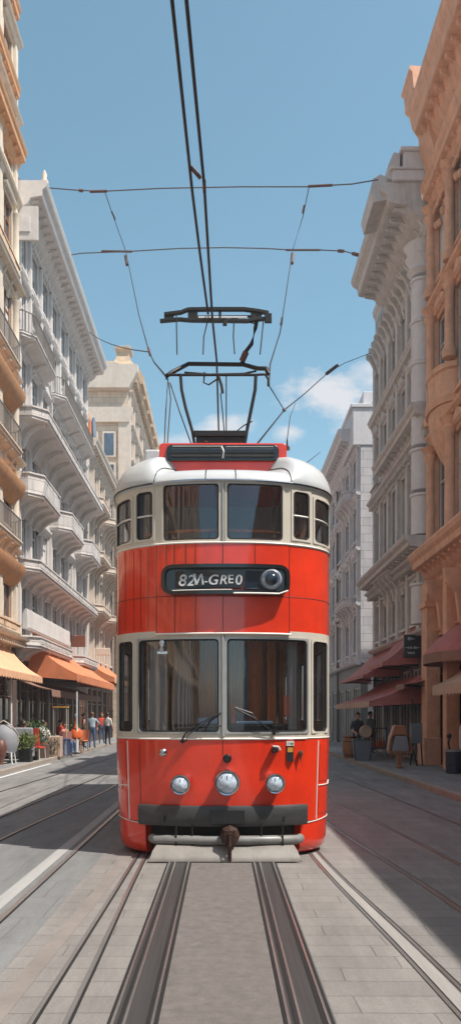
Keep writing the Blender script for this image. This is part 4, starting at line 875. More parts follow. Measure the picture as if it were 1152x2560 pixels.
b.box(-.84, -.7, yy - .02, yy + .02, 7.38, 7.49).box(-.5, -.36, yy - .02, yy + .02, 7.385, 7.53).box(-.06, -.02, yy - .02, yy + .02, 7.385, 7.53).box(.4, .56, yy - .02, yy + .02, 7.385, 7.52)
b.box(.6, .7, yy - .05, yy, 7.34, 7.47).box(.0, .06, yy - .05, yy, 7.3, 7.4)
b.build('contact_head', MT['dark'], pn, bevel=.006)
b = MB(); b.box(-.4, .28, yy + .16, yy + .17, 7.46, 7.5).box(-.35, .35, yy - .02, yy - .01, 7.415, 7.44); islands(b.build('contact_strip', MT['whitest'], pn))
for pts in ([(-.66, Y0, 7.4), (-.65, Y0, 6.85)], [(-.2, Y0, 7.4), (-.27, Y0, 7.1), (-.28, Y0, 6.85)], [(.16, Y0, 7.36), (.15, Y0, 7.1), (.17, Y0 + .1, 6.9)], [(.58, Y0, 7.35), (.53, Y0, 6.85)], [(-.03, Y0, 6.3), (.0, Y0, 6.0), (.02, Y0, 5.76)], [(.05, Y0, 6.55), (.05, Y0, 5.76)], [(-.78, Y0, 6.5), (-.79, Y0 - .3, 5.9), (-.8, Y0 - .6, 5.05)], [(-.77, Y0, 6.45), (-.72, Y0 - .3, 6.1), (-.77, Y0 - .6, 5.05)], [(-.75, Y0, 6.45), (-.6, Y0 - .2, 5.95), (-.42, Y0, 5.5)], [(.2, Y0, 5.76), (.3, Y0, 5.84), (.42, Y0, 5.9)]):
    arm(pts, .0085, 'stay_cable', 'wire')

# ------------------------------------------------------------------ overhead wires
def at(px, py, d): return ((px - 555) * d / 2000, d, 1.7 + (1790 - py) * d / 2000)
def wire(name, label, pts, r, m='wire', group='overhead line cables', fit=()):
    b = MB(); b.tube(pts, r, 6); o = b.build(name, MT[m], None, smooth=60); tag(o, label, 'wire', group)
    for (p, q, r_) in fit:
        r_ *= .72
        c = MB(); c.tube([p, q], r_, 7); f = c.build('clamp', MT['copper'], o, smooth=50)
    return o
def sagw(p, q, s, n=8):
    P, Q = Vector(p), Vector(q); return [tuple(P.lerp(Q, i / n) - Vector((0, 0, s * 4 * (i / n) * (1 - i / n)))) for i in range(n + 1)]
def wz(t, a): return tuple(a[0][i] + (a[1][i] - a[0][i]) * t for i in range(3))
wire('contact_wire', 'thick black contact wire on the right, running down to the upper pantograph head', [(-.45, -10, 7.75), (-.285, 6.4, 7.43), (-.2, 9.0, 7.66), (-.14, 11.5, 7.42), (-.09, 13.4, 7.65), (-.05, 20, 7.6), (.0, 60, 7.6)], .0165, fit=[((-.2, 8.9, 7.66), (-.2, 9.1, 7.66), .028)])
wire('contact_wire', 'thick black contact wire on the left, beside its twin above the tram', [(-.7, -10, 7.75), (-.4, 6.4, 7.43), (-.335, 9.0, 7.6), (-.28, 10.3, 7.62), (-.2, 11.5, 7.48)], .016, fit=[((-.335, 8.6, 7.6), (-.235, 8.7, 7.55), .03)])
p1a, p1b = at(125, 470, 31), at(945, 449, 26.6)
j1l, j1r = at(262, 478, 30), at(772, 467, 27.5)
wire('span_wire', 'upper cross wire between the white building and the grey eave', [p1a, at(200, 476, 30.5), j1l, at(400, 471, 29.5), at(600, 467, 28.5), j1r, at(828, 463, 27), at(880, 460, 26.8), p1b], .02, 'spanw', 'cross span wires', fit=[(at(225, 479, 30), at(268, 478, 30), .07), (at(770, 466, 27.4), at(830, 463, 27), .06), (at(198, 476, 30.4), at(208, 477, 30.4), .08)])
p2a, p2b = at(155, 641, 36), at(903, 640, 30.6)
j2l, j2r = at(315, 629, 35), at(731, 625, 34)
wire('span_wire', 'lower cross wire just above the pantograph heads', [p2a, at(205, 633, 36), j2l, at(450, 621, 34.7), at(560, 619, 34.5), at(660, 621, 34.3), j2r, at(800, 625, 33.2), at(860, 628, 31.8), p2b], .023, 'spanw', 'cross span wires', fit=[(at(255, 628, 35.5), at(330, 629, 35), .065), (at(714, 625, 34.2), at(800, 625, 33.7), .06), (at(845, 627, 32.1), at(858, 628, 31.9), .09), (at(882, 634, 31.2), at(893, 637, 30.9), .1)])
pl = (-.79, 9.43 + Y0, 6.53); pr = (.66, 9.43 + Y0, 6.42)
mid = at(373, 880, 20)
wire('guy_wire', 'long left guy wire dropping from the upper cross wire to the pantograph', [j1l, at(285, 545, 33), j2l, at(348, 790, 26), mid, at(385, 905, 17), pl], .016, group='guy wires', fit=[(at(280, 530, 32.5), at(288, 548, 33), .05), (at(314, 640, 34.5), at(318, 662, 34), .09), (at(371, 870, 20.3), at(376, 888, 19.8), .045)])
mr = at(700, 830, 22)
wire('guy_wire', 'long right guy wire dropping from the upper cross wire to the pantograph', [j1r, at(757, 540, 30), j2r, mr, at(675, 910, 16), pr], .016, group='guy wires', fit=[(at(760, 515, 29), at(757, 532, 29.5), .06), (at(731, 635, 33.5), at(729, 658, 33), .1), (at(705, 795, 24), at(702, 812, 23.5), .05)])
wire('guy_wire', 'short wire from the white building to the left guy wire', sagw(at(212, 820, 46), mid, .25), .016, group='guy wires')
jr = at(710, 1025, 18); kr = at(820, 931, 30)
wire('guy_wire', 'angled wire from the grey building down to the red roof box', [at(942, 876, 35.9), at(860, 908, 34), kr, at(760, 985, 23), jr, (.39, 10.2, 5.1)], .014, group='guy wires', fit=[(at(842, 914, 31), at(816, 934, 30), .09), (at(708, 1022, 18), at(712, 1028, 18), .05)])
wire('guy_wire', 'short slanting wire between the pantograph and the angled wire', [pr, jr], .01, group='guy wires')
wire('guy_wire', 'thin drop wire ending at the little aerial on the tram roof', [at(738, 1008, 20), at(725, 1040, 14), (.81, 9.98, 5.15)], .006, group='guy wires')
wire('guy_wire', 'low wire running to the lilac grey building', [at(800, 1130, 45), at(765, 1158, 30), at(757, 1165, 20), at(735, 1185, 11.5)], .014, group='guy wires')
wire('guy_wire', 'slack wire hooked from the white building to the chimney roof', sagw(at(212, 880, 46.4), at(262, 905, 58), .3), .025, group='guy wires')

# ------------------------------------------------------------------ awnings and signs
def awning(label, side, wx, d0, d1, z1, z0, v1, m, m2, drop=.3, group=None, curve=.25, sidep=True, name='awning'):
    sg = -side; F = lambda u, v, z: (side * wx + sg * v, u, z)
    e = empty(name, (side * wx, (d0 + d1) / 2, 0), 0, label, 'awning', group); e.matrix_world = Matrix.Translation(e.location)
    G = lambda u, v, z: (sg * v, u - (d0 + d1) / 2, z)
    P = [(.03 + (v1 - .03) * t, z1 - (z1 - z0) * t - curve * math.sin(t * math.pi) * (z1 - z0) * .5) for t in [k / 8 for k in range(9)]]
    b = MB(G); n_ = max(2, int((d1 - d0) / .6))
    rings = []
    for k in range(n_ * 4 + 1):
        u = d0 + (d1 - d0) * k / (n_ * 4); s_ = -.035 * abs(math.sin(k * math.pi / 4))
        rings.append([(u, v, z + s_ * (0 if i == 0 else 1)) for i, (v, z) in enumerate(P)] + [(u, v, z - .03 + s_ * (0 if i == 0 else 1)) for i, (v, z) in reversed(list(enumerate(P)))])
    b.loft(rings); b.build('canopy', m, e, smooth=40)
    b = MB(G); rings = []
    for k in range(n_ * 8 + 1):
        u = d0 + (d1 - d0) * k / (n_ * 8); q = drop * (.78 + .22 * abs(math.sin(k * math.pi / 4)))
        rings.append([(u, v1 + .002, z0), (u, v1 + .02, z0), (u, v1 + .03, z0 - q), (u, v1 + .012, z0 - q)])
    b.loft(rings); b.build('valance', m2, e)
    if sidep:
        b = MB(G)
        for u in (d0 - .02, d1): b.loft([[(uu, v, z - .04) for v, z in P] + [(uu, v1, z0 - drop * .8), (uu, .03, z0 - drop * .3)] for uu in (u, u + .02)])
        islands(b.build('side_panel', m, e))
    b = MB(G)
    for u in (d0 + .05, (d0 + d1) / 2, d1 - .05): b.tube([(u, .03, z0 - .1), (u, v1 - .03, z0 - .02)], .02, 6)
    b.tube([(d0, v1 - .03, z0 - .02), (d1, v1 - .03, z0 - .02)], .025, 6); b.build('frame', MT['dark'], e)
    return e
awning('large bright orange awning over the cafe on the white building', -1, 8, 33, 44.5, 5.0, 3.45, 2.0, MT['aworange'], MT['aworange'], .35)
awning('dull brown inner canopy hanging below the large orange awning', -1, 8, 31.5, 44, 3.15, 2.75, 1.3, MT['awunder'], MT['awunder'], .3, sidep=False)
awning('peach awning at the left edge of the photo', -1, 8, 24, 29.8, 4.3, 3.15, 1.3, MT['awpeach'], MT['awpeach'], .25)
awning('orange awning on the beige building, close to the tram', -1, 8, 47.6, 57, 5.0, 4.0, 1.6, MT['aworange'], MT['awpeach'], .35)
awning('maroon upper awning on the far end of the grey building', 1, 7, 31.2, 37.5, 4.5, 3.3, 1.5, MT['awpink'], MT['awpink'], .12)
awning('maroon upper awning in the middle of the grey building', 1, 7, 28.4, 31.0, 4.9, 3.6, 1.3, MT['awpink'], MT['awpink'], .15)
awning('long low maroon awning stretching over the right pavement seats', 1, 7, 27.2, 35, 3.15, 2.2, 2.0, MT['awpink'], MT['awbeige'], .22)
awning('faded rose awning beside the terracotta pillar', 1, 7, 25.9, 27.15, 3.0, 2.75, 1.1, MT['awpink'], MT['awunder'], .2, sidep=False)
awning('beige canopy at the right edge of the photo', 1, 7, 19.5, 22.6, 3.2, 2.55, 1.05, MT['awbeige'], MT['awbeige'], .3)
e = empty('awning', (7, 23.3, 0), 0, 'rounded pink dome awning on the terracotta building', 'awning')
b = MB()
b.loft([[(-1.05 * math.sin(R(88 - 88 * k / 8)) * abs(math.sin(math.pi * j / 16)) ** .6 if 0 < j < 16 else 0, -1.5 * math.cos(math.pi * j / 16) * math.sin(R(90 - 88 * k / 8)) ** .8 , 3.5 + .95 * (1 - math.cos(R(90 * k / 8))) ** .7 if k else 3.5) for j in range(17)] for k in range(9)], cap=False)
b.build('canopy', MT['awpink'], e, smooth=50)
b = MB(); b.loft([[(-1.06 * abs(math.sin(math.pi * j / 16)) ** .6 - .01 if 0 < j < 16 else 0, -1.51 * math.cos(math.pi * j / 16), z) for j in range(17)] for z in (3.22, 3.505)], cap=False); b.build('valance', MT['awunder'], e, smooth=50)

def box_sign(name, label, x0, x1, y0, y1, z0, z1, m, txt=None, arm_=None):
    e = empty(name, ((x0 + x1) / 2, y0, z0), 0, label, 'sign')
    a = (x1 - x0) / 2; h = z1 - z0
    b = MB(); b.box(-a, a, 0, y1 - y0, 0, h); b.build('sign_board', m, e, bevel=.03)
    b = MB()
    if arm_: b.tube([(0, (y1 - y0) / 2, h), (0, (y1 - y0) / 2, h + .12), (arm_, (y1 - y0) / 2, h + .12)], .025, 6)
    b.build('sign_arm', MT['dark'], e)
    if txt:
        for s_, x, z, sz in txt: text(s_, sz, x, -.012, z, MT['letter'], 'lettering', e, ext=.004)
    return e
box_sign('hanging_sign', 'small brown hanging sign above the far end of the large orange awning', -7.95, -7.2, 42.2, 42.35, 5.35, 5.95, MT['signbrown'])
box_sign('hanging_sign', 'dark framed sign with scribbled white lettering above the maroon awnings', 6.35, 6.98, 28.0, 28.15, 3.75, 4.55, MT['signdark'], [('ᴎƨ~', -.2, .62, .12), ('~vʌ·ʍ~', -.28, .3, .16), ('·vıvʌ', -.22, .12, .15)])
box_sign('shop_sign', 'small cream box sign above the orange awning next to the tram', -7.9, -7.0, 50, 50.2, 5.5, 5.95, MT['creamt'])
def fascia(name, label, side, wx, d0, d1, z0, z1, v, m):
    b = MB(lambda u, vv, z: (side * (wx - vv), u, z)); b.box(d0, d1, .02, v, z0, z1).box(d0 + .1, d1 - .1, v, v + .02, z0 + .06, z1 - .06); return tag(b.build(name, m, None, bevel=.01), label, 'sign')
fascia('shop_sign', 'blank grey shop fascia board over the large orange awning', -1, 8, 32, 41, 5.2, 6.0, .22, MT['whitet'])

# ------------------------------------------------------------------ plants
def leafclump(name, c, rad, n, m, parent, size=.05, box=False, blade=False):
    rng = random.Random(hash(name) % 99 + n); b = MB()
    for i in range(n):
        if box: p = Vector((rng.uniform(-1, 1) * rad[0], rng.uniform(-1, 1) * rad[1], rng.uniform(-1, 1) * rad[2]))
        else:
            while 1:
                p = Vector((rng.uniform(-1, 1), rng.uniform(-1, 1), rng.uniform(-1, 1)))
                if .2 < p.length < 1: break
            p = Vector((p.x * rad[0], p.y * rad[1], p.z * rad[2])) * (1 + .12 * math.sin(p.x * 9 + p.z * 7))
        p += Vector(c); d = Vector((rng.uniform(-1, 1), rng.uniform(-1, 1), rng.uniform(-.2, 1.3))).normalized(); s = d.cross(Vector((rng.uniform(-1, 1), rng.uniform(-1, 1), rng.uniform(-1, 1)))).normalized()
        l = size * rng.uniform(.7, 1.5) * (2.6 if blade else 1); w_ = size * (.22 if blade else .45)
        b.face([tuple(p), tuple(p + d * l * .5 + s * w_), tuple(p + d * l), tuple(p + d * l * .5 - s * w_)])
    return b.build(name, m, parent, recalc=False)
# left pavement is 0.12 m high
PZ = .12
e = empty('potted_plant', (-6.75, 27.6, PZ), 0, 'yellow green grassy plant in a dark slatted pot nearest the camera', 'plant')
b = MB(); b.plan([(-.2, -.2), (.2, -.2), (.2, .2), (-.2, .2)], 0, .42)
for k in range(7): b.box(-.19 + k * .055, -.16 + k * .055, -.215, -.2, .01, .41)
b.build('pot', MT['dark'], e, bevel=.006); leafclump('foliage', (0, 0, .66), (.3, .3, .28), 420, MT['leafy'], e, .09, blade=True)
e = empty('hedge', (-6.95, 30.2, PZ), 0, 'broad soft green bush in a low box in the middle of the cafe', 'hedge')
b = MB(); b.box(-.8, .4, -.25, .25, 0, .5); b.build('planter', MT['brown'], e, bevel=.01); leafclump('foliage', (-.2, 0, .95), (.68, .42, .5), 1500, MT['leaf'], e, .06)
b = MB(); b.tube([(-.4, 0, .45), (-.35, 0, 1.0)], .03, 5).tube([(0, 0, .45), (.02, 0, 1.0)], .03, 5); b.build('stem', MT['oak'], e)
e = empty('hedge', (-6.85, 28.9, PZ), 0, 'narrow upright dark green hedge between the two planters', 'hedge')
b = MB(); b.box(-.22, .22, -.2, .2, 0, .12); b.build('planter', MT['dark'], e); leafclump('foliage', (0, 0, .45), (.19, .19, .36), 900, MT['leafd'], e, .05, box=True)
b = MB(); b.tube([(0, 0, .1), (0, 0, .75)], .03, 5); b.build('stem', MT['oak'], e)
e = empty('planter_box', (-6.6, 31.2, PZ), 0, 'wooden planter box with climbing twigs on its slats beside the hedge', 'planter')
b = MB()
for k in range(6): b.box(-.35 + k * .12, -.25 + k * .12, -.25, .25, 0, .78)
b.build('slat_box', MT['awbeige'], e, bevel=.005); leafclump('foliage', (0, -.27, .4), (.34, .04, .38), 160, MT['leafd'], e, .05)
e = empty('potted_plant', (-6.3, 34.6, PZ), 0, 'small green table plant by the orange vase', 'plant')
b = MB(); b.lathe([(.1, .0), (.14, .78), (.12, .8), (.0, .8)], (0, 0, 0), 12); b.build('pot', MT['creamc'], e, smooth=40); leafclump('foliage', (0, 0, 1.05), (.22, .22, .25), 260, MT['leaf'], e, .07)

# ------------------------------------------------------------------ cafe furniture
def LEG(b, m, e): islands(b.build('leg', m, e))
def legs(b, xs, ys, z, r=.016, sp=.0):
    for x in xs:
        for y in ys: b.tube([(x, y, z), (x * (1 + sp), y * (1 + sp), 0)], r, 6)
def chair(loc, rz, label, m, ml, group='cafe chairs', hb=.95, name='cafe_chair'):
    e = empty(name, loc, rz, label, 'chair', group)
    b = MB(); b.box(-.23, .23, -.22, .22, .43, .48); b.build('seat', m, e, bevel=.015)
    b = MB(); n_ = 9
    b.loft([[(.25 * math.sin(R(-70 + 140 * k / (n_ - 1))), .17 + .1 * math.cos(R(-70 + 140 * k / (n_ - 1))) + (z - .5) * .12 + o_, z) for k in range(n_) for o_ in ()] or [(.25 * q / 4, .2 + .06 * (1 - (q / 4) ** 2) + (z - .5) * .15, z) for q in range(-4, 5)] + [(.25 * q / 4, .225 + .06 * (1 - (q / 4) ** 2) + (z - .5) * .15, z) for q in range(4, -5, -1)] for z in (.5, .7, hb - .06, hb)])
    b.build('backrest', m, e, smooth=40)
    for sx_ in (-.2, .2):
        for sy in (-.19, .19):
            b = MB(); b.tube([(sx_, sy, .44), (sx_ * 1.12, sy * 1.15, 0)], .015, 6); LEG(b, ml, e)
    return e
def table(loc, label, m, r=.38, h=.75, rz=0):
    e = empty('cafe_table', loc, rz, label, 'table', 'cafe tables')
    b = MB(); b.lathe([(r, h - .03), (r, h), (0, h)], (0, 0, 0), 20); b.build('tabletop', m, e)
    b = MB(); b.lathe([(.22, 0), (.22, .02), (.03, .05), (.03, h - .03)], (0, 0, 0), 12); b.build('pedestal', MT['dark'], e, smooth=40); return e
# big armchairs at the left edge
e = empty('armchair', (-7.15, 26.4, PZ), 0, 'grey tub armchair with a cream rounded shell back cut by the left edge', 'chair')
b = MB(); b.loft([[(.42 * g * math.sin(t), .4 * g * math.cos(t) * (-1), z) for t in [math.pi * (-.62 + 1.24 * k / 12) for k in range(13)]] + [(.37 * g * math.sin(t), .35 * g * math.cos(t) * (-1), z) for t in [math.pi * (.62 - 1.24 * k / 12) for k in range(13)]] for g, z in ((.8, .38), (1, .6), (1.0, .95), (.8, 1.15), (.35, 1.3))]); b.build('shell', MT['greyc'], e, smooth=50)
b = MB(); b.tube([(.43 * math.sin(t) * g, -.4 * math.cos(t) * g, z) for t, g, z in ((2, .8, .4), (1.8, 1.03, .75), (1.5, 1, 1.0), (.9, .8, 1.27), (0, .35, 1.43), (-.9, .8, 1.27), (-1.5, 1, 1.0))], .022, 6); b.build('shell_rim', MT['creamc'], e, smooth=50)
b = MB(); b.lathe([(.34, .38), (.34, .48), (.0, .5)], (0, 0, 0), 18); b.build('seat', MT['greyc'], e)
b = MB(); legs(b, (-.25, .25), (-.2, .2), .4, .02, .2); LEG(b, MT['plate'], e)
e = empty('armchair', (-7.0, 28.0, PZ), .15, 'boxy grey upholstered armchair seen from behind below the dark haired woman', 'chair')
b = MB(); b.box(-.42, .42, -.4, -.28, .15, 1.18); b.build('backrest', MT['greyc'], e, bevel=.05)
b = MB(); b.box(-.42, -.3, -.27, .4, .15, .75).box(.3, .42, -.27, .4, .15, .75); islands(b.build('armrest', MT['greyc'], e, bevel=.04))
b = MB(); b.box(-.29, .29, -.27, .4, .25, .5); b.build('seat', MT['greyc'], e, bevel=.03)
b = MB(); legs(b, (-.36, .36), (-.34, .34), .16, .02); LEG(b, MT['dark'], e)
e = empty('vase', (-7.15, 25.9, PZ), 0, 'tall dark brown vase standing at the left edge before the armchairs', 'vase')
b = MB(); b.lathe([(.1, 0), (.08, .08), (.15, .3), (.2, .55), (.14, .78), (.11, .8), (.1, .75), (0, .7)], (0, 0, 0), 20); b.build('vase_body', MT['brownpot'], e, smooth=60)
chair((-6.6, 27.4 + 1.2, PZ), math.pi * .9, 'bright red cafe chair beside the boxy grey armchair', MT['redc'], MT['creamc'], hb=1.15)
chair((-7.6, 31.5, PZ), math.pi, 'red brown cafe chair behind the broad green bush', MT['redc'], MT['oak'])
chair((-6.45, 32.9, PZ), math.pi * 1.1, 'rose cushioned cafe chair right of the wooden planter', MT['rosec'], MT['oak'])
chair((-5.9 - .5, 36.5, PZ), -.3, 'orange seated cafe chair next to the slim white pole', MT['aworange'], MT['dark'])
table((-7.4, 29.6, PZ), 'round dark red topped table behind the hedge', MT['brownpot'], .5)
table((-6.9, 33.6, PZ), 'round pale topped table in front of the cafe window', MT['creamc'], .42)
e = empty('crate_table', (-6.42, 32.0, PZ), 0, 'low blue slatted stand next to the wooden planter', 'stand')
b = MB(); b.box(-.36, .36, -.2, .2, .62, .68); b.build('top', MT['bluepaint'], e, bevel=.01)
b = MB()
for x in (-.33, -.15, .15, .31): b.box(x - .03, x + .03, -.19, -.15, 0, .62).box(x - .03, x + .03, .15, .19, 0, .62)
LEG(b, MT['bluepaint'], e); b = MB(); b.box(-.1, .1, -.15, -.12, .05, .6).box(.18, .28, -.15, -.12, .05, .6); b.build('slat', MT['whitep'], e)
e = empty('vase', (-6.12, 33.6, PZ + .62), 0, 'glossy orange bottle vase with a long neck on a stool', 'vase')
b = MB(); b.lathe([(.14, 0), (.26, .06), (.27, .3), (.17, .42), (.08, .5), (.06, .85), (.08, .9), (0, .88)], (0, 0, 0), 20); b.build('vase_body', MT['glaze'], e, smooth=60)
b = MB(); b.lathe([(.05, .9), (.07, 1.02), (.02, 1.06)], (0, 0, 0), 10); b.build('stopper', MT['blueint'], e, smooth=60)
e = empty('stool', (-6.12, 33.6, PZ), 0, 'brown stool carrying the orange vase', 'stool')
b = MB(); b.box(-.24, .24, -.2, .2, .57, .615); b.build('seat', MT['oak'], e, bevel=.01)
b = MB(); legs(b, (-.2, .2), (-.16, .16), .57, .02, .15); LEG(b, MT['oak'], e)
e = empty('lantern_stand', (-6.55, 32.6, PZ), 0, 'tall thin stand with a flat yellow top and a cream side panel', 'stand')
b = MB(); b.box(-.3, .3, -.2, .2, 1.92, 1.97); b.build('top', MT['amber'], e); b = MB(); legs(b, (-.26, .26), (-.16, .16), 1.92, .014); b.build('pole', MT['creamc'], e)
for (x, y, h, l) in ((-6.05, 33.4, 2.6, 'slim white awning pole standing by the cafe chairs'), (-7.1, 27.0, 3.1, 'white awning pole near the left edge of the photo')):
    e = empty('awning_pole', (x, y, PZ), 0, l, 'pole'); b = MB(); b.tube([(0, 0, .03), (0, 0, h)], .035, 8); b.build('pole', MT['whitep'], e, smooth=40); b = MB(); b.lathe([(.14, 0), (.14, .03), (.05, .06)], (0, 0, 0), 12); b.build('base', MT['dark'], e)

# right pavement
e = empty('bar_chair', (5.35, 24.2, PZ), 0, 'tan leather shell chair with a grey apron on a brown pedestal by the kerb', 'chair')
b = MB(); P = [(-.36, .5), (-.3, .9), (-.16, 1.3), (.16, 1.3), (.32, .9), (.4, .5), (.33, .5), (.24, .95), (.14, 1.0), (-.14, 1.0), (-.22, .95), (-.3, .5)]
b.loft([[(x, y, z) for x, z in P] for y in (-.1, .25)]); b.box(-.18, .18, .2, .26, .6, 1.28); b.build('shell', MT['leatherc'], e, bevel=.03)
b = MB(); b.loft([[(x, -.14, z) for x, z in ((-.25, .52), (.27, .52), (.2, .98), (-.14, .98))], [(x, .15, z) for x, z in ((-.25, .52), (.27, .52), (.2, .98), (-.14, .98))]]); b.build('seat_apron', MT['greyc'], e, bevel=.02)
b = MB(); b.box(-.34, .36, -.16, .22, .46, .515); b.build('seat_base', MT['oak'], e, bevel=.01)
b = MB(); b.lathe([(.1, 0), (.12, .04), (.07, .1), (.11, .3), (.12, .46)], (0, 0, 0), 10); b.build('pedestal', MT['oak'], e, smooth=30)
e = empty('cafe_chair', (6.3, 28.6, PZ), .5, 'small rose coloured chair standing back by the shop window', 'chair', 'cafe chairs')
b = MB(); b.loft([[(.06 + z * .12 + .2 * math.sin(t), .17 * math.cos(t) * .4 + .1, .3 + z) for t in [2 * math.pi * k / 12 for k in range(12)]] for z in (.1, .4, .7)]); b.ball((.17, .1, 1.02), .2, 12, .7); b.build('backrest', MT['rosec'], e, smooth=50)
b = MB(); b.box(-.25, .22, -.2, .2, .38, .45); b.build('seat', MT['rosec'], e, bevel=.03); b = MB(); legs(b, (-.2, .18), (-.16, .16), .4, .02, .1); LEG(b, MT['oak'], e)
e = empty('easel', (6.15, 25.3, PZ), 0, 'grey panel easel with a metal fronted box beside the terracotta pillar', 'easel')
b = MB(); b.box(-.2, .16, -.05, .1, .72, 1.35).box(-.17, .13, -.07, -.051, .82, 1.28); b.build('board', MT['bin'], e, bevel=.01)
b = MB(); b.tube([(-.18, 0, .75), (-.02, -.1, 0)], .025, 6).tube([(.12, 0, .75), (.2, .1, 0)], .025, 6).tube([(-.1, .05, .75), (-.14, .3, 0)], .025, 6).tube([(0, .05, 1.35), (-.05, .05, 1.9), (-.16, .05, 2.1)], .02, 6); LEG(b, MT['dark'], e)
e = empty('litter_bin', (6.35, 22.0, PZ), 0, 'round navy litter bin with a steel rim at the right edge', 'bin')
b = MB(); b.lathe([(.2, 0), (.21, .25), (.23, .27), (.21, .29), (.22, .62), (.24, .64), (.2, .66), (.0, .6)], (0, 0, 0), 20); b.build('bin_body', MT['binb'], e, smooth=30); b = MB(); b.lathe([(.245, .6), (.25, .63), (.245, .66)], (0, 0, 0), 20); b.build('rim', MT['greyc'], e)
b = MB(); b.tube([(-.1, 0, .6), (-.14, 0, .85), (-.1, 0, 1.0)], .025, 6).ball((-.12, 0, 1.03), .07); b.build('handle', MT['dark'], e)
e = empty('menu_board', (6.65, 21.6, PZ), 0, 'white rounded panel standing behind the navy bin', 'board')
b = MB(); q = rrect(-.25, .3, .55, 1.45, .24); b.loft([[(x, y, z) for x, z in q] for y in (0, .05)]); b.build('panel', MT['whitep'], e, smooth=30); b = MB(); b.box(-.2, -.16, 0, .05, 0, .56).box(.2, .24, 0, .05, 0, .56); LEG(b, MT['dark'], e)
e = empty('litter_bin', (4.95, 28.4, PZ), 0, 'flared grey bin near the tram with dark edges', 'bin')
b = MB(); b.loft([[(sx_ * a, sy * a * .8, z) for sx_, sy in ((-1, -1), (1, -1), (1, 1), (-1, 1))] for a, z in ((.24, 0), (.33, .72), (.34, .75))]); b.build('bin_body', MT['bin'], e, bevel=.015)
b = MB()
for sx_ in (-1, 1): b.tube([(sx_ * .25, -.2, 0), (sx_ * .345, -.275, .74)], .015, 5)
b.tube([(-.345, -.275, .74), (.345, -.275, .74)], .015, 5); b.build('edge', MT['dark'], e)
e = empty('basket', (5.15, 28.8, PZ + .8), 0, 'round straw basket on top of the grey bin', 'basket')
b = MB(); b.f = lambda x, y, z: (x, y, z + .22); b.lathe([(.06, .02), (.2, .0), (.24, .05), (.2, .1), (0, .07)], (0, 0, 0), 18, 'y'); b.build('basket_body', MT['awbeige'], e, smooth=50)
b = MB(); b.tube([(.2 * math.cos(R(a)), -.06, .22 + .2 * math.sin(R(a))) for a in range(0, 361, 30)], .03, 6); b.build('rim', MT['oak'], e, smooth=50)
e = empty('barrel', (4.3 + .65, 30.2, PZ), 0, 'dark brown barrel between the tram and the grey bin', 'barrel')
b = MB(); b.lathe([(.22, 0), (.29, .25), (.3, .5), (.24, .85), (0, .85)], (-.12, 0, 0), 18); b.build('barrel_body', MT['oak'], e, smooth=50); b = MB()
for z in (.1, .3, .6, .76): b.lathe([(.285 if .2 < z < .7 else .262, z), (.29 if .2 < z < .7 else .265, z + .03)], (-.12, 0, 0), 18)
islands(b.build('hoop', MT['dark'], e))
e = empty('display_rack', (6.0, 31.5, PZ), 0, 'blue rack with orange bottles in front of the far shop window', 'rack')
b = MB(); b.box(-.45, -.4, -.2, .2, 0, 1.15).box(.4, .45, -.2, .2, 0, 1.15).box(-.399, .399, -.2, .2, .3, .34).box(-.399, .399, -.2, .2, 1.08, 1.12); b.build('shelf', MT['bluepaint'], e)
b = MB()
for k in range(6): b.lathe([(.055, .341), (.055, .55), (.02, .65), (.02, .75)], (-.32 + k * .13, 0, 0), 8)
islands(b.build('bottle', MT['glaze'], e, smooth=50))

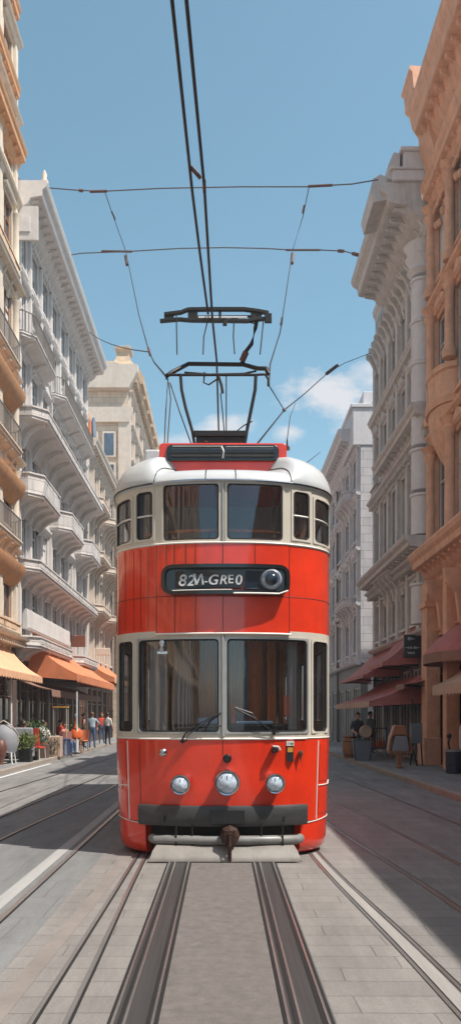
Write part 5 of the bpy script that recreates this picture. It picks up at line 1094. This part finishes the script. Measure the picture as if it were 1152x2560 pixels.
# ------------------------------------------------------------------ people
def person(loc, rz, label, pose='sit', shirt='shirtw', legs_='jeans', hair='hair', armsp=None, scale=1, lean=0):
    dz = 0 if pose == 'stand' else -.43
    V = []; E = []; RD = []; TG = []
    def nv(p, r, par, tg):
        p = Vector(p); 
        if p.z + dz > .3 and lean and tg != 'leg': p = p + Vector((0, -lean * max(0, p.z - .95), 0))
        V.append((p.x, p.y, p.z + (dz if tg != 'abs' else 0))); RD.append(r); TG.append(tg)
        if par is not None: E.append((par, len(V) - 1))
        return len(V) - 1
    pel = nv((0, 0, .95), .135, None, 'leg'); sp = nv((0, 0, 1.12), .12, pel, 'top'); ch = nv((0, 0, 1.33), .145, sp, 'top')
    nb = nv((0, .01, 1.46), .075, ch, 'top'); nk = nv((0, 0, 1.53), .052, nb, 'skin'); hd = nv((0, -.015, 1.62), .082, nk, 'skin'); cr = nv((0, -.01, 1.7), .078, hd, 'skin'); nv((0, -.105, 1.615), .012, hd, 'skin')
    for s in (-1, 1): nv((s * .085, 0, 1.62), .014, hd, 'skin')
    A = armsp or {}
    for s in (-1, 1):
        sh = nv((s * .18, .01, 1.41), .062, ch, 'top')
        el, wr = A.get(s, ((s * .25, .02, 1.14), (s * .22, -.2, 1.05) if pose == 'sit' else (s * .26, -.06, .9)))
        e_ = nv(el, .046, sh, 'top'); m_ = nv(tuple((Vector(el) + Vector(wr)) / 2), .04, e_, 'skin'); w_ = nv(wr, .028, m_, 'skin')
        d = (Vector(wr) - Vector(el)).normalized(); pm = Vector(wr) + d * .07; pi = nv(pm, .032, w_, 'skin')
        lat_ = d.cross(Vector((0, 1, 0)) if abs(d.y) < .8 else Vector((1, 0, 0))).normalized()
        for k, ln in enumerate((.065, .08, .075, .055)):
            q = pm + lat_ * (.026 * (k - 1.5)); a_ = nv(q + d * ln * .55, .009, pi, 'skin'); nv(q + d * ln + Vector((0, -.012, -.012)), .008, a_, 'skin')
        nv(Vector(wr) + d * .05 + lat_ * -.055, .01, w_, 'skin')
        if pose == 'stand': J = ((s * .1, 0, .88), (s * .11, -.02 * s, .5), (s * .12, .02, .09), (s * .13, -.13, .04))
        else: J = ((s * .1, -.05, .93), (s * .12, -.42, .93), (s * .12, -.4, .53), (s * .13, -.55, .48))
        h_ = nv(J[0], .095, pel, 'leg'); k_ = nv(J[1], .065, h_, 'leg'); a_ = nv(J[2], .045, k_, 'leg'); nv(J[3], .042, a_, 'shoe')
    me = bpy.data.meshes.new('body'); me.from_pydata(V, E, []); o = bpy.data.objects.new('tmp', me); col.objects.link(o)
    o.modifiers.new('skin', 'SKIN'); sd = o.modifiers.new('sub', 'SUBSURF'); sd.levels = 2
    for i, r in enumerate(RD): me.skin_vertices[0].data[i].radius = (r, r)
    me.skin_vertices[0].data[0].use_root = True
    m2 = bpy.data.meshes.new_from_object(o.evaluated_get(bpy.context.evaluated_depsgraph_get())); bpy.data.objects.remove(o)
    m2.name = 'person'; m2.materials.clear()
    ms = {'skin': 0, 'top': 1, 'leg': 2, 'shoe': 3}
    for q in (MT['skin'], MT[shirt], MT[legs_], MT['shoe']): m2.materials.append(q)
    VV = [Vector(v) for v in V]
    for f in m2.polygons:
        c = f.center; i = min(range(len(VV)), key=lambda k: (VV[k] - c).length - RD[k]); f.material_index = ms[TG[i]]; f.use_smooth = True
    e = bpy.data.objects.new('person', m2); col.objects.link(e); e.location = loc; e.rotation_euler.z = rz; e.scale = (scale,) * 3; tag(e, label, 'person')
    hz = 1.65 + dz; hy = -lean * (1.62 - .95)
    b = MB(); rings = []
    for k in range(7):
        t = R(-18 + 108 * k / 6); rings.append([(.1 * math.cos(t) * math.cos(a), hy + .012 + .115 * math.cos(t) * math.sin(a) , max(hz + .125 * math.sin(t), hz + (.055 if math.sin(a) < -.35 else -.2)) + .01) for a in [2 * math.pi * j / 14 for j in range(14)]])
    b.loft(rings); b.build('hair', MT[hair], e, smooth=60)
    for s in (-1, 1):
        b = MB(); b.ball((s * .032, hy - .087, hz - .01), .011, 6); b.build('eye', MT['black'], e)
    b = MB(); b.tube([(-.022, hy - .088, hz - .075), (.022, hy - .088, hz - .075)], .006, 5); b.build('mouth', MT['rosec'], e)
    return e
GP = 'cafe guests'
person((-6.95, 28.15, PZ + .07), math.pi * .9, 'person with dark hair seated in the boxy grey armchair', 'sit', 'creamc', 'navy', 'hair')
person((-7.55, 31.4, PZ), .4, 'person seated in the red brown chair behind the green bush', 'sit', 'redc', 'navy', 'hairb')
person((-7.0, 31.9, PZ), -.6, 'person with short brown hair in a cream shirt leaning over the planter', 'sit', 'shirtw', 'jeans', 'hairb', lean=.15)
person((-6.45, 32.9, PZ), 1.2, 'person in a rose shirt seated in the rose cushioned chair', 'sit', 'rosec', 'jeans', 'hair')
person((-6.35, 39.2, PZ - .12 + .12), math.pi, 'person standing with back turned in a loose blue grey shirt and jeans', 'stand', 'shirtb', 'jeans', 'hairb', {-1: ((-.34, -.12, 1.2), (-.22, -.3, 1.1)), 1: ((.36, -.06, 1.18), (.42, -.25, .98))})
person((-6.85, 39.7, PZ), math.pi * .6, 'person with long dark hair beside the one in the blue grey shirt', 'stand', 'rosec', 'navy', 'hair', scale=.97)
person((5.0, 29.7, PZ + .38), .3, 'person with dark curly hair in navy clothes sitting on the barrel', 'sit', 'navy', 'navy', 'hair', lean=.1)

# drainpipes at the joints between houses
for (bn, x, y, z1) in (('white_building', -7.9, 46.8, 21), ('beige_building', -7.9, 57.6, 17), ('grey_building', 6.9, 36.3, 17.2), ('lilac_building', 6.9, 47.9, 15.3), ('terracotta_building', 6.9, 22.3, 19)):
    b = MB(); b.tube([(x, y, .15), (x, y, z1)], .06, 8)
    z = 2
    while z < z1: b.lathe([(.08, 0), (.08, .1)], (x, y, z), 10); z += 2.6
    b.build('drainpipe', MT['spanw'], bpy.data.objects[bn], smooth=50)
for x, y, rz, sh, lg, ha, lb in ((-7.35, 29.6, .8, 'redc', 'navy', 'hair', 'person in a red top seated at the dark red table'), (-6.9, 30.75, -2.2, 'shirtw', 'jeans', 'hair', 'person in cream seated between the green bush and the planter'), (-7.9 + .4, 33.3, .2, 'shirtb', 'navy', 'hairb', 'person in pale blue seated by the cafe window behind the pale table'), (-6.95, 34.5, 2.4, 'redc', 'jeans', 'hair', 'person in red seen from behind at the pale table')):
    person((x, y, PZ + .1), rz, lb, 'sit', sh, lg, ha)
    e = empty('stool', (x, y, PZ), rz, 'dark round stool under the ' + lb.replace('seated ', '').split(' at the')[0].split(' between')[0].split(' by the')[0], 'stool')
    b = MB(); b.lathe([(.2, .5), (.21, .54), (.0, .55)], (0, 0, 0), 14); b.build('seat', MT['oak'], e); b = MB(); b.lathe([(.18, 0), (.18, .02), (.03, .04), (.03, .5)], (0, 0, 0), 12); b.build('stem', MT['dark'], e)
person((-6.2, 43.5, PZ), 2.8, 'distant person in cream walking past the awning next to the tram', 'stand', 'shirtw', 'navy', 'hair')
person((-6.9, 46.0, PZ), .3, 'distant person in red facing the camera by the beige building', 'stand', 'redc', 'jeans', 'hairb')
person((6.2, 33.5, PZ), .6, 'person in pale blue standing by the far shop window on the right', 'stand', 'shirtb', 'navy', 'hair')

# faint summer haze
b = MB(); b.box(-70, 70, -60, 170, -1.5, 36); hz_ = b.build('haze', bpy.data.materials.new('haze'))
tag(hz_, kind='stuff'); hm_ = hz_.data.materials[0]; hm_.use_nodes = True; n = hm_.node_tree.nodes; n.clear()
pv = n.new('ShaderNodeVolumePrincipled'); pv.inputs['Color'].default_value = (.93, .95, 1, 1); pv.inputs['Density'].default_value = .0011; pv.inputs['Anisotropy'].default_value = .2
ho = n.new('ShaderNodeOutputMaterial'); hm_.node_tree.links.new(pv.outputs[0], ho.inputs['Volume'])
